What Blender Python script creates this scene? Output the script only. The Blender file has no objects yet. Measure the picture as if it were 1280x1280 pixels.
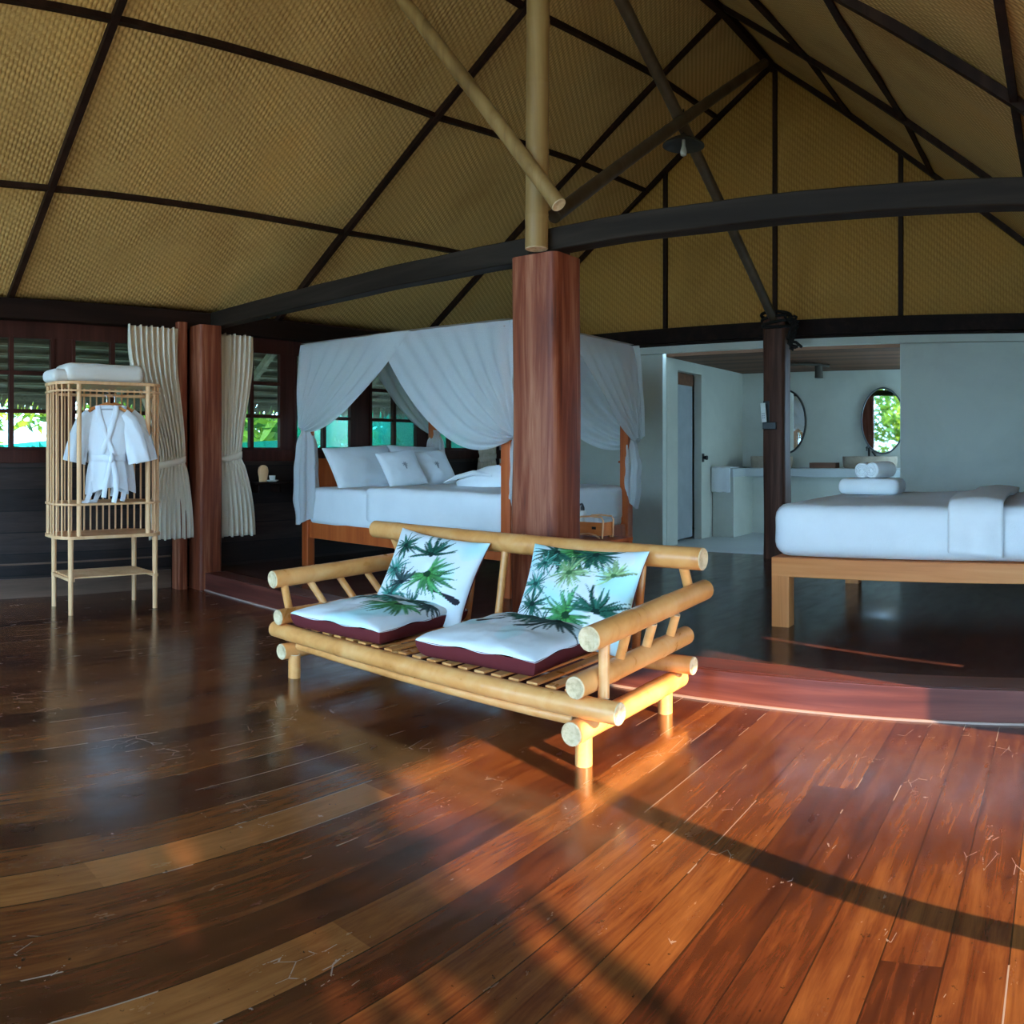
import bpy, bmesh, math, random
from mathutils import Vector, Matrix, noise

random.seed(7)
R = math.radians
sc = bpy.context.scene
COL = sc.collection
PI = math.pi
TAU = 2 * PI

# ------------------------------------------------------------------ materials
class NT:
    """small helper around a material node tree"""
    def __init__(s, name, rough=0.6, color=(0.5, 0.5, 0.5), spec=0.4, metal=0.0):
        s.m = bpy.data.materials.new(name)
        s.m.use_nodes = True
        s.t = s.m.node_tree
        s.b = s.t.nodes['Principled BSDF']
        s.out = s.t.nodes['Material Output']
        s.b.inputs['Base Color'].default_value = (*color, 1)
        s.b.inputs['Roughness'].default_value = rough
        s.b.inputs['Specular IOR Level'].default_value = spec
        s.b.inputs['Metallic'].default_value = metal
    def n(s, typ, **kw):
        nd = s.t.nodes.new('ShaderNode' + typ)
        for k, v in kw.items():
            setattr(nd, k, v)
        return nd
    def link(s, a, b):
        s.t.links.new(a, b)
    def put(s, sock, v):
        if hasattr(v, 'is_linked') or isinstance(v, bpy.types.NodeSocket):
            s.link(v, sock)
        else:
            sock.default_value = v
    def math(s, op, a, b=0.0, c=0.0):
        nd = s.n('Math', operation=op)
        s.put(nd.inputs[0], a); s.put(nd.inputs[1], b); s.put(nd.inputs[2], c)
        return nd.outputs[0]
    def mix(s, f, a, b, blend='MIX'):
        nd = s.n('Mix', data_type='RGBA', blend_type=blend)
        s.put(nd.inputs[0], f)
        s.put(nd.inputs[6], a if not isinstance(a, tuple) else (*a[:3], 1))
        s.put(nd.inputs[7], b if not isinstance(b, tuple) else (*b[:3], 1))
        return nd.outputs[2]
    def coords(s, kind='Object', scale=(1, 1, 1), rot=(0, 0, 0)):
        tc = s.n('TexCoord')
        mp = s.n('Mapping')
        mp.inputs['Scale'].default_value = scale
        mp.inputs['Rotation'].default_value = rot
        s.link(tc.outputs[kind], mp.inputs[0])
        return mp.outputs[0]
    def noise(s, vec, scale, detail=4, rough=0.55, dist=0.0):
        nd = s.n('TexNoise')
        nd.inputs['Scale'].default_value = scale
        nd.inputs['Detail'].default_value = detail
        nd.inputs['Roughness'].default_value = rough
        nd.inputs['Distortion'].default_value = dist
        if vec is not None:
            s.link(vec, nd.inputs['Vector'])
        return nd.outputs['Fac']
    def ramp(s, f, stops):
        nd = s.n('ValToRGB')
        cr = nd.color_ramp
        while len(cr.elements) < len(stops):
            cr.elements.new(0.5)
        for e, (p, c) in zip(cr.elements, stops):
            e.position = p
            e.color = (*c, 1) if isinstance(c, tuple) else (c, c, c, 1)
        s.put(nd.inputs[0], f)
        return nd.outputs[0]
    def color(s, v): s.put(s.b.inputs['Base Color'], v)
    def rough(s, v): s.put(s.b.inputs['Roughness'], v)
    def bump(s, h, strength=0.3, dist=0.01):
        nd = s.n('Bump')
        nd.inputs['Strength'].default_value = strength
        nd.inputs['Distance'].default_value = dist
        s.put(nd.inputs['Height'], h)
        s.link(nd.outputs[0], s.b.inputs['Normal'])


def wood(name, dark, mid, light, axis='Z', rough=0.45, grain=18, spec=0.4, knots=False, bump=0.15):
    w = NT(name, rough, mid, spec)
    sc_ = {'X': (0.06, 1, 1), 'Y': (1, 0.06, 1), 'Z': (1, 1, 0.06)}[axis]
    v = w.coords('Object', sc_)
    a = w.noise(v, grain, 6, 0.6, 0.6)
    b = w.noise(v, grain * 0.25, 3, 0.5, 0.3)
    f = w.math('ADD', w.math('MULTIPLY', a, 0.6), w.math('MULTIPLY', b, 0.4))
    w.color(w.ramp(f, [(0.32, dark), (0.5, mid), (0.68, light)]))
    w.bump(a, bump, 0.005)
    return w.m


def plain(name, color, rough=0.6, spec=0.4, metal=0.0, vary=0.08, scale=6):
    p = NT(name, rough, color, spec, metal)
    f = p.noise(p.coords(), scale, 4)
    lo = tuple(max(0, c * (1 - vary)) for c in color)
    hi = tuple(min(1, c * (1 + vary)) for c in color)
    p.color(p.ramp(f, [(0.3, lo), (0.7, hi)]))
    return p.m


def fabric(name, color, bump=0.15, scale=260, rough=0.9, sheen=True, wr=0.25):
    p = NT(name, rough, color, 0.15)
    v = p.coords()
    f = p.noise(v, 5, 3)
    lo = tuple(c * 0.95 for c in color)
    p.color(p.ramp(f, [(0.3, lo), (0.7, color)]))
    n1 = p.noise(v, scale, 2)
    n2 = p.noise(v, 9, 4, 0.6, 0.6)
    p.bump(p.math('ADD', p.math('MULTIPLY', n1, 0.12), p.math('MULTIPLY', n2, wr)), bump, 0.03)
    return p.m


M = {}
M['white'] = fabric('white_cotton', (0.80, 0.82, 0.84), 0.35)
M['towel'] = fabric('white_terry', (0.84, 0.85, 0.86), 0.5, 420, wr=0.1)
M['blanket'] = fabric('cream_blanket', (0.74, 0.72, 0.68), 0.4)
M['robe'] = fabric('white_waffle', (0.78, 0.82, 0.87), 0.5, 300)
M['curtain'] = fabric('oatmeal_linen', (0.80, 0.69, 0.55), 0.3, 500)
M['maroon'] = fabric('maroon_cotton', (0.13, 0.022, 0.026), 0.3, 500)
M['mahogany'] = wood('mahogany', (0.32, 0.055, 0.012), (0.48, 0.098, 0.022), (0.58, 0.15, 0.04), 'Z', 0.38, 14, 0.3)
M['teak'] = wood('teak', (0.48, 0.13, 0.032), (0.67, 0.225, 0.064), (0.79, 0.33, 0.112), 'X', 0.42, 12, 0.3)
M['pillar'] = wood('old_red_timber', (0.065, 0.013, 0.007), (0.21, 0.048, 0.020), (0.42, 0.16, 0.085), 'Z', 0.45, 20, 0.25, bump=0.5)
M['darkpost'] = wood('dark_timber', (0.022, 0.008, 0.005), (0.07, 0.026, 0.015), (0.15, 0.06, 0.036), 'Z', 0.5, 18, 0.15, bump=0.3)
M['beam'] = wood('weathered_beam', (0.010, 0.006, 0.004), (0.020, 0.013, 0.009), (0.040, 0.028, 0.020), 'X', 0.65, 10, 0.12, bump=0.4)
M['plate'] = wood('dark_plate', (0.008, 0.004, 0.003), (0.015, 0.007, 0.005), (0.03, 0.014, 0.01), 'Y', 0.65, 10, 0.1)
M['batten'] = wood('dark_batten', (0.012, 0.005, 0.003), (0.024, 0.010, 0.006), (0.045, 0.02, 0.012), 'Z', 0.6, 10, 0.12)
M['sash'] = wood('dark_red_sash', (0.03, 0.008, 0.006), (0.052, 0.014, 0.010), (0.085, 0.026, 0.017), 'Z', 0.5, 16, 0.2)
M['stick'] = wood('pale_bamboo_rod', (0.66, 0.32, 0.14), (0.80, 0.45, 0.22), (0.88, 0.56, 0.31), 'Z', 0.45, 14)
M['oldbamboo'] = wood('weathered_bamboo', (0.13, 0.07, 0.022), (0.31, 0.18, 0.062), (0.43, 0.27, 0.105), 'Z', 0.5, 9, bump=0.3)
M['dullbamboo'] = wood('brown_pole', (0.05, 0.028, 0.013), (0.08, 0.047, 0.023), (0.12, 0.075, 0.04), 'Z', 0.55, 9)
M['black'] = plain('black_metal', (0.012, 0.012, 0.013), 0.35, 0.5)
M['rope'] = plain('black_rope', (0.012, 0.010, 0.009), 0.8, 0.2, 0, 0.4, 60)
M['basin'] = plain('sandstone', (0.42, 0.33, 0.25), 0.5, 0.4, 0, 0.15, 12)
M['tray'] = wood('brown_tray_wood', (0.10, 0.035, 0.02), (0.17, 0.065, 0.035), (0.24, 0.1, 0.05), 'X', 0.45)
M['chrome'] = NT('chrome', 0.12, (0.55, 0.56, 0.57), 0.5, 1.0).m
M['remote'] = plain('white_plastic', (0.75, 0.76, 0.72), 0.4)
M['greydoor'] = plain('grey_door_paint', (0.34, 0.36, 0.38), 0.5)
M['shade'] = plain('dark_shade', (0.045, 0.036, 0.026), 0.6)


def plaster(name, color, rough=0.7):
    p = NT(name, rough, color, 0.3)
    v = p.coords()
    a = p.noise(v, 1.4, 5, 0.6, 0.4)
    c = tuple(x * 0.86 for x in color)
    p.color(p.ramp(a, [(0.3, c), (0.62, color)]))
    p.bump(p.noise(v, 30, 4), 0.08, 0.01)
    return p.m
M['plaster'] = plaster('pale_polished_plaster', (0.58, 0.58, 0.51))
M['cement'] = plaster('pale_cement', (0.52, 0.54, 0.54), 0.35)


def bamboo_mat():
    w = NT('honey_bamboo', 0.32, (0.6, 0.36, 0.13), 0.5)
    v = w.coords('Object', (1, 1, 1))
    a = w.noise(v, 7, 5, 0.6, 0.8)
    b = w.noise(v, 2.0, 2)
    f = w.math('ADD', w.math('MULTIPLY', a, 0.55), w.math('MULTIPLY', b, 0.45))
    w.color(w.ramp(f, [(0.30, (0.54, 0.19, 0.042)), (0.5, (0.75, 0.33, 0.098)), (0.72, (0.84, 0.465, 0.19))]))
    w.rough(w.ramp(a, [(0.3, 0.25), (0.7, 0.42)]))
    return w.m
M['bamboo'] = bamboo_mat()


def bamboo_end():
    w = NT('bamboo_cut_end', 0.75, (0.7, 0.62, 0.47), 0.2)
    v = w.coords('Object')
    a = w.noise(v, 30, 5, 0.65)
    w.color(w.ramp(a, [(0.3, (0.44, 0.31, 0.17)), (0.5, (0.68, 0.51, 0.31)), (0.75, (0.80, 0.64, 0.43))]))
    w.bump(a, 0.4, 0.01)
    return w.m
M['bend'] = bamboo_end()


def weave(name, c0, c1, c2, su=0.032, sv=0.055, contrast=1.0):
    """woven bamboo matting: UV in metres; strips run down the slope, crossed by staggered weft"""
    w = NT(name, 0.75, c1, 0.15)
    tc = w.n('TexCoord')
    sp = w.n('SeparateXYZ')
    wob = w.noise(tc.outputs['UV'], 1.3, 3)
    w.link(tc.outputs['UV'], sp.inputs[0])
    U = sp.outputs[0]
    V = w.math('ADD', sp.outputs[1], w.math('MULTIPLY', wob, 0.05))
    t = w.math('DIVIDE', V, su)
    row = w.math('FLOOR', t)
    ridge = w.math('SINE', w.math('MULTIPLY', w.math('FRACT', t), PI))
    alt = w.math('MULTIPLY', row, PI * 0.62)
    dash = w.math('SINE', w.math('ADD', w.math('MULTIPLY', U, TAU / sv), alt))
    dash = w.math('MULTIPLY_ADD', dash, 0.5, 0.5)
    n1 = w.noise(tc.outputs['UV'], 0.8, 5, 0.62)
    n2 = w.noise(tc.outputs['UV'], 60, 3, 0.65)
    n3 = w.noise(tc.outputs['UV'], 2.2, 3, 0.6)
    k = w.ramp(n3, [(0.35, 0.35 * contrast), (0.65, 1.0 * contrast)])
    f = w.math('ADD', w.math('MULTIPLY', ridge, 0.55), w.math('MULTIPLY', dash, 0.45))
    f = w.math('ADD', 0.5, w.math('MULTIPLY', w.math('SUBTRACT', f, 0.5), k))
    f = w.math('ADD', f, w.math('MULTIPLY', w.math('SUBTRACT', n2, 0.5), 0.55))
    col = w.ramp(f, [(0.10, c0), (0.5, c1), (0.95, c2)])
    tone = w.ramp(n1, [(0.30, (0.80, 0.76, 0.70)), (0.5, (1.0, 1.0, 1.0)), (0.72, (1.10, 1.02, 0.88))])
    w.color(w.mix(1.0, col, tone, 'MULTIPLY'))
    w.bump(w.math('ADD', w.math('MULTIPLY', f, 1.0), w.math('MULTIPLY', n2, 0.2)), 0.8, 0.010)
    return w.m
M['weave'] = weave('woven_bamboo_matting', (0.27, 0.145, 0.042), (0.56, 0.34, 0.115), (0.78, 0.51, 0.19))
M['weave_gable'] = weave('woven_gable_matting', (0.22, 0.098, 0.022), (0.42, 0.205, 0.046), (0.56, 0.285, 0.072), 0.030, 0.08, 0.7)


def floor_mat(name, tones, width, x_off, pale=True, rlo=0.14, rhi=0.30, light_planks=()):
    w = NT(name, 0.25, (0.1, 0.04, 0.02), 0.5)
    tc = w.n('TexCoord')
    sp = w.n('SeparateXYZ')
    w.link(tc.outputs['Object'], sp.inputs[0])
    X, Y = sp.outputs[0], sp.outputs[1]
    t = w.math('DIVIDE', w.math('SUBTRACT', X, x_off), width)
    idx = w.math('FLOOR', t)
    fr = w.math('FRACT', t)
    wn = w.n('TexWhiteNoise', noise_dimensions='1D')
    w.link(w.math('ADD', idx, 3.7), wn.inputs['W'])
    r1 = wn.outputs['Value']
    seg = w.math('FLOOR', w.math('DIVIDE', w.math('ADD', Y, w.math('MULTIPLY', r1, 9.0)), 6.5))
    wn2 = w.n('TexWhiteNoise', noise_dimensions='1D')
    w.link(w.math('ADD', w.math('MULTIPLY', idx, 13.13), w.math('MULTIPLY', seg, 7.77)), wn2.inputs['W'])
    r2 = wn2.outputs['Value']
    # grain coordinates, shifted for every board
    cx = w.n('CombineXYZ')
    w.link(w.math('ADD', w.math('MULTIPLY', X, 9.0), w.math('MULTIPLY', r2, 40.0)), cx.inputs[0])
    w.link(w.math('MULTIPLY', Y, 0.75), cx.inputs[1])
    g = w.noise(cx.outputs[0], 2.2, 7, 0.66, 0.9)
    g2 = w.noise(cx.outputs[0], 9.0, 5, 0.6, 0.2)
    big = w.noise(tc.outputs['Object'], 1.7, 4, 0.6, 0.5)
    v = w.math('ADD', w.math('MULTIPLY', r2, 0.24), w.math('MULTIPLY', g, 0.56))
    v = w.math('ADD', v, w.math('MULTIPLY', big, 0.30))
    v = w.math('ADD', v, w.math('MULTIPLY', g2, 0.16))
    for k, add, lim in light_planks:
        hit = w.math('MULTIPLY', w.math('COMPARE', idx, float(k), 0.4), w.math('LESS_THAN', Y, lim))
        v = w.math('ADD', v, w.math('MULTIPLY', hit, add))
    col = w.ramp(v, tones)
    # joints: dark line, some of them filled with pale dust
    edge = w.math('MINIMUM', fr, w.math('SUBTRACT', 1.0, fr))
    line = w.math('LESS_THAN', edge, 0.014)
    dust = w.math('GREATER_THAN', w.noise(tc.outputs['Object'], 0.9, 3, 0.7), 0.56)
    jcol = w.mix(dust, (0.012, 0.006, 0.004), (0.30, 0.22, 0.17) if pale else (0.02, 0.01, 0.008))
    col = w.mix(w.math('MULTIPLY', line, 0.8), col, jcol)
    # nail marks, scuffs and scratches
    vo = w.n('TexVoronoi', feature='DISTANCE_TO_EDGE')
    w.link(w.coords('Object', (5, 2.2, 5), (0, 0, 0.5)), vo.inputs['Vector'])
    vo.inputs['Scale'].default_value = 3.0
    sm = w.noise(tc.outputs['Object'], 2.6, 6, 0.75)
    sm2 = w.noise(tc.outputs['Object'], 22, 5, 0.7)
    scr = w.math('MULTIPLY', w.math('LESS_THAN', vo.outputs['Distance'], 0.012), w.math('GREATER_THAN', sm, 0.60))
    spk = w.math('MULTIPLY', w.math('GREATER_THAN', sm2, 0.675), w.math('GREATER_THAN', sm, 0.54))
    mark = w.math('MULTIPLY', w.math('MAXIMUM', scr, spk), 0.42 if pale else 0.1)
    col = w.mix(mark, col, (0.42, 0.34, 0.29))
    dk = w.math('MULTIPLY', w.math('LESS_THAN', sm2, 0.335), 0.75)
    col = w.mix(dk, col, (0.012, 0.007, 0.006))
    w.color(col)
    rr = w.noise(w.coords('Object', (3, 1, 1)), 4, 5, 0.6)
    w.rough(w.ramp(rr, [(0.3, rlo), (0.72, rhi)]))
    hh = w.math('ADD', w.math('MULTIPLY', line, -1.0), w.math('MULTIPLY', g2, 0.25))
    w.bump(hh, 0.10 if pale else 0.05, 0.005)
    w.b.inputs['Coat Weight'].default_value = 0.2 if pale else 0.0
    w.b.inputs['Specular IOR Level'].default_value = 0.45 if pale else 0.28
    w.b.inputs['Coat Roughness'].default_value = 0.12
    return w.m
M['floor'] = floor_mat('varnished_boards',
                       [(0.34, (0.013, 0.004, 0.003)), (0.50, (0.042, 0.011, 0.005)), (0.64, (0.092, 0.024, 0.008)),
                        (0.80, (0.17, 0.056, 0.015)), (1.0, (0.29, 0.11, 0.032))],
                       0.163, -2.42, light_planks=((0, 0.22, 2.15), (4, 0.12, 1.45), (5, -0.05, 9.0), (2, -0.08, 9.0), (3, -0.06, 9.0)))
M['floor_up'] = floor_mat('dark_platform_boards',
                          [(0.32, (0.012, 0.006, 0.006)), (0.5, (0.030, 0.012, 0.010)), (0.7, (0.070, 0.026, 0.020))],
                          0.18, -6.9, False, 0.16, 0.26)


def plank_wall():
    w = NT('dark_plank_wall', 0.55, (0.02, 0.012, 0.010), 0.35)
    tc = w.n('TexCoord')
    sp = w.n('SeparateXYZ')
    w.link(tc.outputs['Object'], sp.inputs[0])
    t = w.math('DIVIDE', sp.outputs[2], 0.19)
    fr = w.math('FRACT', t)
    wn = w.n('TexWhiteNoise', noise_dimensions='1D')
    w.link(w.math('FLOOR', t), wn.inputs['W'])
    g = w.noise(w.coords('Object', (8, 0.8, 8)), 3, 6, 0.6, 0.5)
    v = w.math('ADD', w.math('MULTIPLY', wn.outputs['Value'], 0.35), w.math('MULTIPLY', g, 0.6))
    col = w.ramp(v, [(0.25, (0.010, 0.006, 0.006)), (0.5, (0.024, 0.014, 0.012)), (0.8, (0.055, 0.034, 0.028))])
    line = w.math('LESS_THAN', fr, 0.05)
    w.color(w.mix(line, col, (0.004, 0.003, 0.003)))
    w.bump(w.math('SUBTRACT', g, w.math('MULTIPLY', line, 2.0)), 0.4, 0.012)
    return w.m
M['plank'] = plank_wall()


def slat_ceiling():
    w = NT('bamboo_slat_ceiling', 0.6, (0.2, 0.1, 0.05), 0.3)
    tc = w.n('TexCoord')
    sp = w.n('SeparateXYZ')
    w.link(tc.outputs['Object'], sp.inputs[0])
    t = w.math('DIVIDE', sp.outputs[1], 0.06)
    fr = w.math('FRACT', t)
    wn = w.n('TexWhiteNoise', noise_dimensions='1D')
    w.link(w.math('FLOOR', t), wn.inputs['W'])
    col = w.ramp(wn.outputs['Value'], [(0.0, (0.08, 0.030, 0.012)), (0.5, (0.15, 0.058, 0.026)), (1.0, (0.22, 0.09, 0.042))])
    line = w.math('LESS_THAN', fr, 0.16)
    w.color(w.mix(line, col, (0.02, 0.01, 0.006)))
    w.bump(w.math('PINGPONG', fr, 0.5), 0.6, 0.02)
    return w.m
M['slatceil'] = slat_ceiling()


def sheer():
    w = NT('sheer_white_gauze', 0.9, (0.80, 0.83, 0.84), 0.1)
    v = w.coords()
    a = w.noise(v, 380, 2)
    w.bump(w.noise(v, 9, 4, 0.6, 0.5), 0.25, 0.02)
    tr = w.n('BsdfTranslucent'); tr.inputs[0].default_value = (0.80, 0.83, 0.84, 1)
    tp = w.n('BsdfTransparent')
    m1 = w.n('MixShader'); m1.inputs[0].default_value = 0.42
    w.link(w.b.outputs[0], m1.inputs[1]); w.link(tr.outputs[0], m1.inputs[2])
    m2 = w.n('MixShader')
    w.put(m2.inputs[0], w.ramp(a, [(0.35, 0.08), (0.7, 0.26)]))
    w.link(m1.outputs[0], m2.inputs[1]); w.link(tp.outputs[0], m2.inputs[2])
    w.link(m2.outputs[0], w.out.inputs[0])
    return w.m
M['sheer'] = sheer()


def glass():
    w = NT('window_glass', 0.03, (0.9, 0.95, 0.95), 0.5)
    tp = w.n('BsdfTransparent'); tp.inputs[0].default_value = (0.93, 0.97, 0.96, 1)
    gl = w.n('BsdfGlossy'); gl.inputs['Roughness'].default_value = 0.03
    fr = w.n('Fresnel'); fr.inputs[0].default_value = 1.45
    m = w.n('MixShader')
    w.link(w.math('MULTIPLY', fr.outputs[0], 0.7), m.inputs[0])
    w.link(tp.outputs[0], m.inputs[1]); w.link(gl.outputs[0], m.inputs[2])
    w.link(m.outputs[0], w.out.inputs[0])
    return w.m
M['glass'] = glass()
M['mirror'] = NT('mirror_silver', 0.02, (0.92, 0.94, 0.94), 0.5, 1.0).m


def net():
    w = NT('teal_shade_net', 0.8, (0.002, 0.15, 0.11), 0.2)
    tr = w.n('BsdfTranslucent'); tr.inputs[0].default_value = (0.003, 0.20, 0.15, 1)
    tp = w.n('BsdfTransparent'); tp.inputs[0].default_value = (0.1, 0.8, 0.62, 1)
    m1 = w.n('MixShader'); m1.inputs[0].default_value = 0.5
    w.link(w.b.outputs[0], m1.inputs[1]); w.link(tr.outputs[0], m1.inputs[2])
    m2 = w.n('MixShader')
    w.put(m2.inputs[0], w.ramp(w.noise(w.coords(), 2.5, 4), [(0.35, 0.14), (0.65, 0.42)]))
    w.link(m1.outputs[0], m2.inputs[1]); w.link(tp.outputs[0], m2.inputs[2])
    w.link(m2.outputs[0], w.out.inputs[0])
    return w.m
M['net'] = net()


def leafm(name, c):
    w = NT(name, 0.5, c, 0.3)
    tr = w.n('BsdfTranslucent'); tr.inputs[0].default_value = (c[0] * 1.3, c[1] * 1.3, c[2], 1)
    m1 = w.n('MixShader'); m1.inputs[0].default_value = 0.5
    w.link(w.b.outputs[0], m1.inputs[1]); w.link(tr.outputs[0], m1.inputs[2])
    w.link(m1.outputs[0], w.out.inputs[0])
    return w.m
LEAF = [leafm('leaf_yellow_green', (0.21, 0.30, 0.035)), leafm('leaf_green', (0.11, 0.23, 0.035)), leafm('leaf_deep', (0.04, 0.11, 0.02))]
M['thatch'] = wood('grey_thatch', (0.12, 0.10, 0.075), (0.25, 0.215, 0.165), (0.42, 0.37, 0.29), 'Y', 0.9, 30)
M['thatch_slat'] = wood('thatch_batten', (0.22, 0.19, 0.15), (0.38, 0.34, 0.27), (0.55, 0.50, 0.41), 'Y', 0.8, 20)
M['soil'] = plain('garden_soil', (0.34, 0.30, 0.20), 0.9, 0.2, 0, 0.35, 3)


def printed(name):
    w = NT(name, 0.85, (0.8, 0.85, 0.88), 0.15)
    at = w.n('VertexColor'); at.layer_name = 'print'
    w.color(at.outputs[0])
    v = w.coords()
    w.bump(w.math('ADD', w.noise(v, 420, 2), w.math('MULTIPLY', w.noise(v, 10, 3), 1.5)), 0.25, 0.01)
    return w.m
M['print'] = printed('palm_print_cotton')

# ------------------------------------------------------------------ mesh builder
class MB:
    def __init__(s):
        s.v, s.f, s.mi, s.uv = [], [], [], {}
    def add(s, vs, fs, mi=0):
        o = len(s.v)
        s.v.extend([tuple(x) for x in vs])
        for f in fs:
            s.f.append(tuple(i + o for i in f)); s.mi.append(mi)
        return o
    def box(s, x0, x1, y0, y1, z0, z1, mi=0, mat=None):
        vs = [Vector((x, y, z)) for z in (z0, z1) for y in (y0, y1) for x in (x0, x1)]
        if mat is not None:
            vs = [mat @ v for v in vs]
        s.add(vs, [(0, 2, 3, 1), (4, 5, 7, 6), (0, 1, 5, 4), (2, 6, 7, 3), (0, 4, 6, 2), (1, 3, 7, 5)], mi)
        return s
    def rings(s, rings, cap0=True, cap1=True, mi=0, capmi=None):
        n = len(rings[0])
        capmi = mi if capmi is None else capmi
        o = len(s.v)
        for r in rings:
            s.v.extend([tuple(p) for p in r])
        for k in range(len(rings) - 1):
            for i in range(n):
                j = (i + 1) % n
                s.f.append((o + k * n + i, o + k * n + j, o + (k + 1) * n + j, o + (k + 1) * n + i)); s.mi.append(mi)
        if cap0:
            s.f.append(tuple(o + i for i in reversed(range(n)))); s.mi.append(capmi)
        if cap1:
            e = o + (len(rings) - 1) * n
            s.f.append(tuple(e + i for i in range(n))); s.mi.append(capmi)
        return s
    def tube(s, pts, rad, n=14, mi=0, capmi=None, caps=True, squash=1.0, rnd=0.0, up=None):
        pts = [Vector(p) for p in pts]
        if not hasattr(rad, '__len__'):
            rad = [rad] * len(pts)
        rings = []
        for k, p in enumerate(pts):
            d = (pts[min(k + 1, len(pts) - 1)] - pts[max(k - 1, 0)]).normalized()
            ref = Vector(up) if up else (Vector((0, 0, 1)) if abs(d.z) < 0.9 else Vector((0, 1, 0)))
            a = d.cross(ref).normalized(); b = a.cross(d).normalized()
            rings.append([p + (a * math.cos(TAU * i / n) + b * math.sin(TAU * i / n) * squash) * rad[k] *
                          (1 + (rnd * math.sin(3 * TAU * i / n + k) if rnd else 0)) for i in range(n)])
        return s.rings(rings, caps, caps, mi, capmi)
    def pole(s, p0, p1, r, node=0.38, n=18, mi=0, endmi=1, seed=0, taper=0.0, bow=0.0):
        """a bamboo pole with swollen nodes and cut, slightly dished ends"""
        p0, p1 = Vector(p0), Vector(p1)
        L = (p1 - p0).length
        d = (p1 - p0) / L
        rr = random.Random(seed)
        ts = {0.0: 1.0, L: 1.0}
        t = rr.uniform(0.12, node)
        while t < L - 0.06:
            for dt, k in ((-0.03, 1.0), (-0.009, 1.045), (0.0, 1.0), (0.009, 1.04), (0.03, 1.0)):
                ts[max(0.001, t + dt)] = k
            t += node * rr.uniform(0.85, 1.15)
        ref = Vector((0, 0, 1)) if abs(d.z) < 0.9 else Vector((0, 1, 0))
        a = d.cross(ref).normalized(); b = a.cross(d).normalized()
        rings = []
        for t in sorted(ts):
            q = p0 + d * t + b * bow * math.sin(PI * t / L)
            k = ts[t] * r * (1 - taper * t / L)
            rings.append([q + (a * math.cos(TAU * i / n) + b * math.sin(TAU * i / n)) * k for i in range(n)])
        # dished ends
        def dish(c, sgn, k):
            out = []
            for f, dep in ((0.93, 0.004), (0.86, 0.004), (0.7, -0.002), (0.3, -0.006)):
                out.append([c + d * sgn * dep + (a * math.cos(TAU * i / n) + b * math.sin(TAU * i / n)) * k * f for i in range(n)])
            return out
        s.rings(rings, False, False, mi)
        k1 = r * (1 - taper)
        s.rings([rings[-1]] + dish(p1, 1, k1), False, True, endmi)
        s.rings(list(reversed([rings[0]] + dish(p0, -1, r))), True, False, endmi)
        return s
    def grid(s, fn, nu, nv, mi=0, cu=False, cv=False):
        o = len(s.v)
        for j in range(nv + 1):
            for i in range(nu + 1):
                s.v.append(tuple(fn(i / nu, j / nv)))
        for j in range(nv):
            for i in range(nu):
                a = o + j * (nu + 1) + i
                s.f.append((a, a + 1, a + nu + 2, a + nu + 1)); s.mi.append(mi)
        return o
    def build(s, name, mats, parent=None, smooth=True, bevel=0.0, solid=0.0, loc=None, angle=40, weld=False, seg=2):
        me = bpy.data.meshes.new(name)
        me.from_pydata(s.v, [], s.f)
        mats = mats if isinstance(mats, (list, tuple)) else [mats]
        for m in mats:
            me.materials.append(m)
        if len(mats) > 1:
            me.polygons.foreach_set('material_index', [min(k, len(mats) - 1) for k in s.mi])
        bm = bmesh.new(); bm.from_mesh(me)
        if weld:
            bmesh.ops.remove_doubles(bm, verts=bm.verts, dist=1e-5)
        bmesh.ops.recalc_face_normals(bm, faces=bm.faces)
        bm.to_mesh(me); bm.free()
        if smooth:
            me.polygons.foreach_set('use_smooth', [True] * len(me.polygons))
            try:
                me.set_sharp_from_angle(angle=R(angle))
            except Exception:
                pass
        o = bpy.data.objects.new(name, me)
        COL.objects.link(o)
        if loc is not None:
            o.location = loc
        if parent is not None:
            o.parent = parent
        if bevel:
            b = o.modifiers.new('bevel', 'BEVEL'); b.width = bevel; b.segments = seg; b.limit_method = 'ANGLE'; b.angle_limit = R(40)
        if solid:
            d = o.modifiers.new('solid', 'SOLIDIFY'); d.thickness = solid; d.offset = 0
        return o


def tag(o, label, cat, group=None, kind='thing'):
    o['label'] = label; o['category'] = cat
    if group: o['group'] = group
    if kind: o['kind'] = kind
    return o


def thing(name, label, cat, loc=(0, 0, 0), rz=0.0, group=None):
    o = bpy.data.objects.new(name, None)
    COL.objects.link(o)
    o.location = loc; o.rotation_euler = (0, 0, rz)
    o.empty_display_size = 0.1
    return tag(o, label, cat, group)


def struct(name, mb, mats, parent=None, **kw):
    o = mb.build(name, mats, parent, **kw)
    if parent is None:
        o['kind'] = 'structure'
    return o


def nz(x, y, z, s=1.0, seed=0.0):
    return noise.noise(Vector((x * s + seed, y * s - seed, z * s + 2 * seed)))


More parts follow.
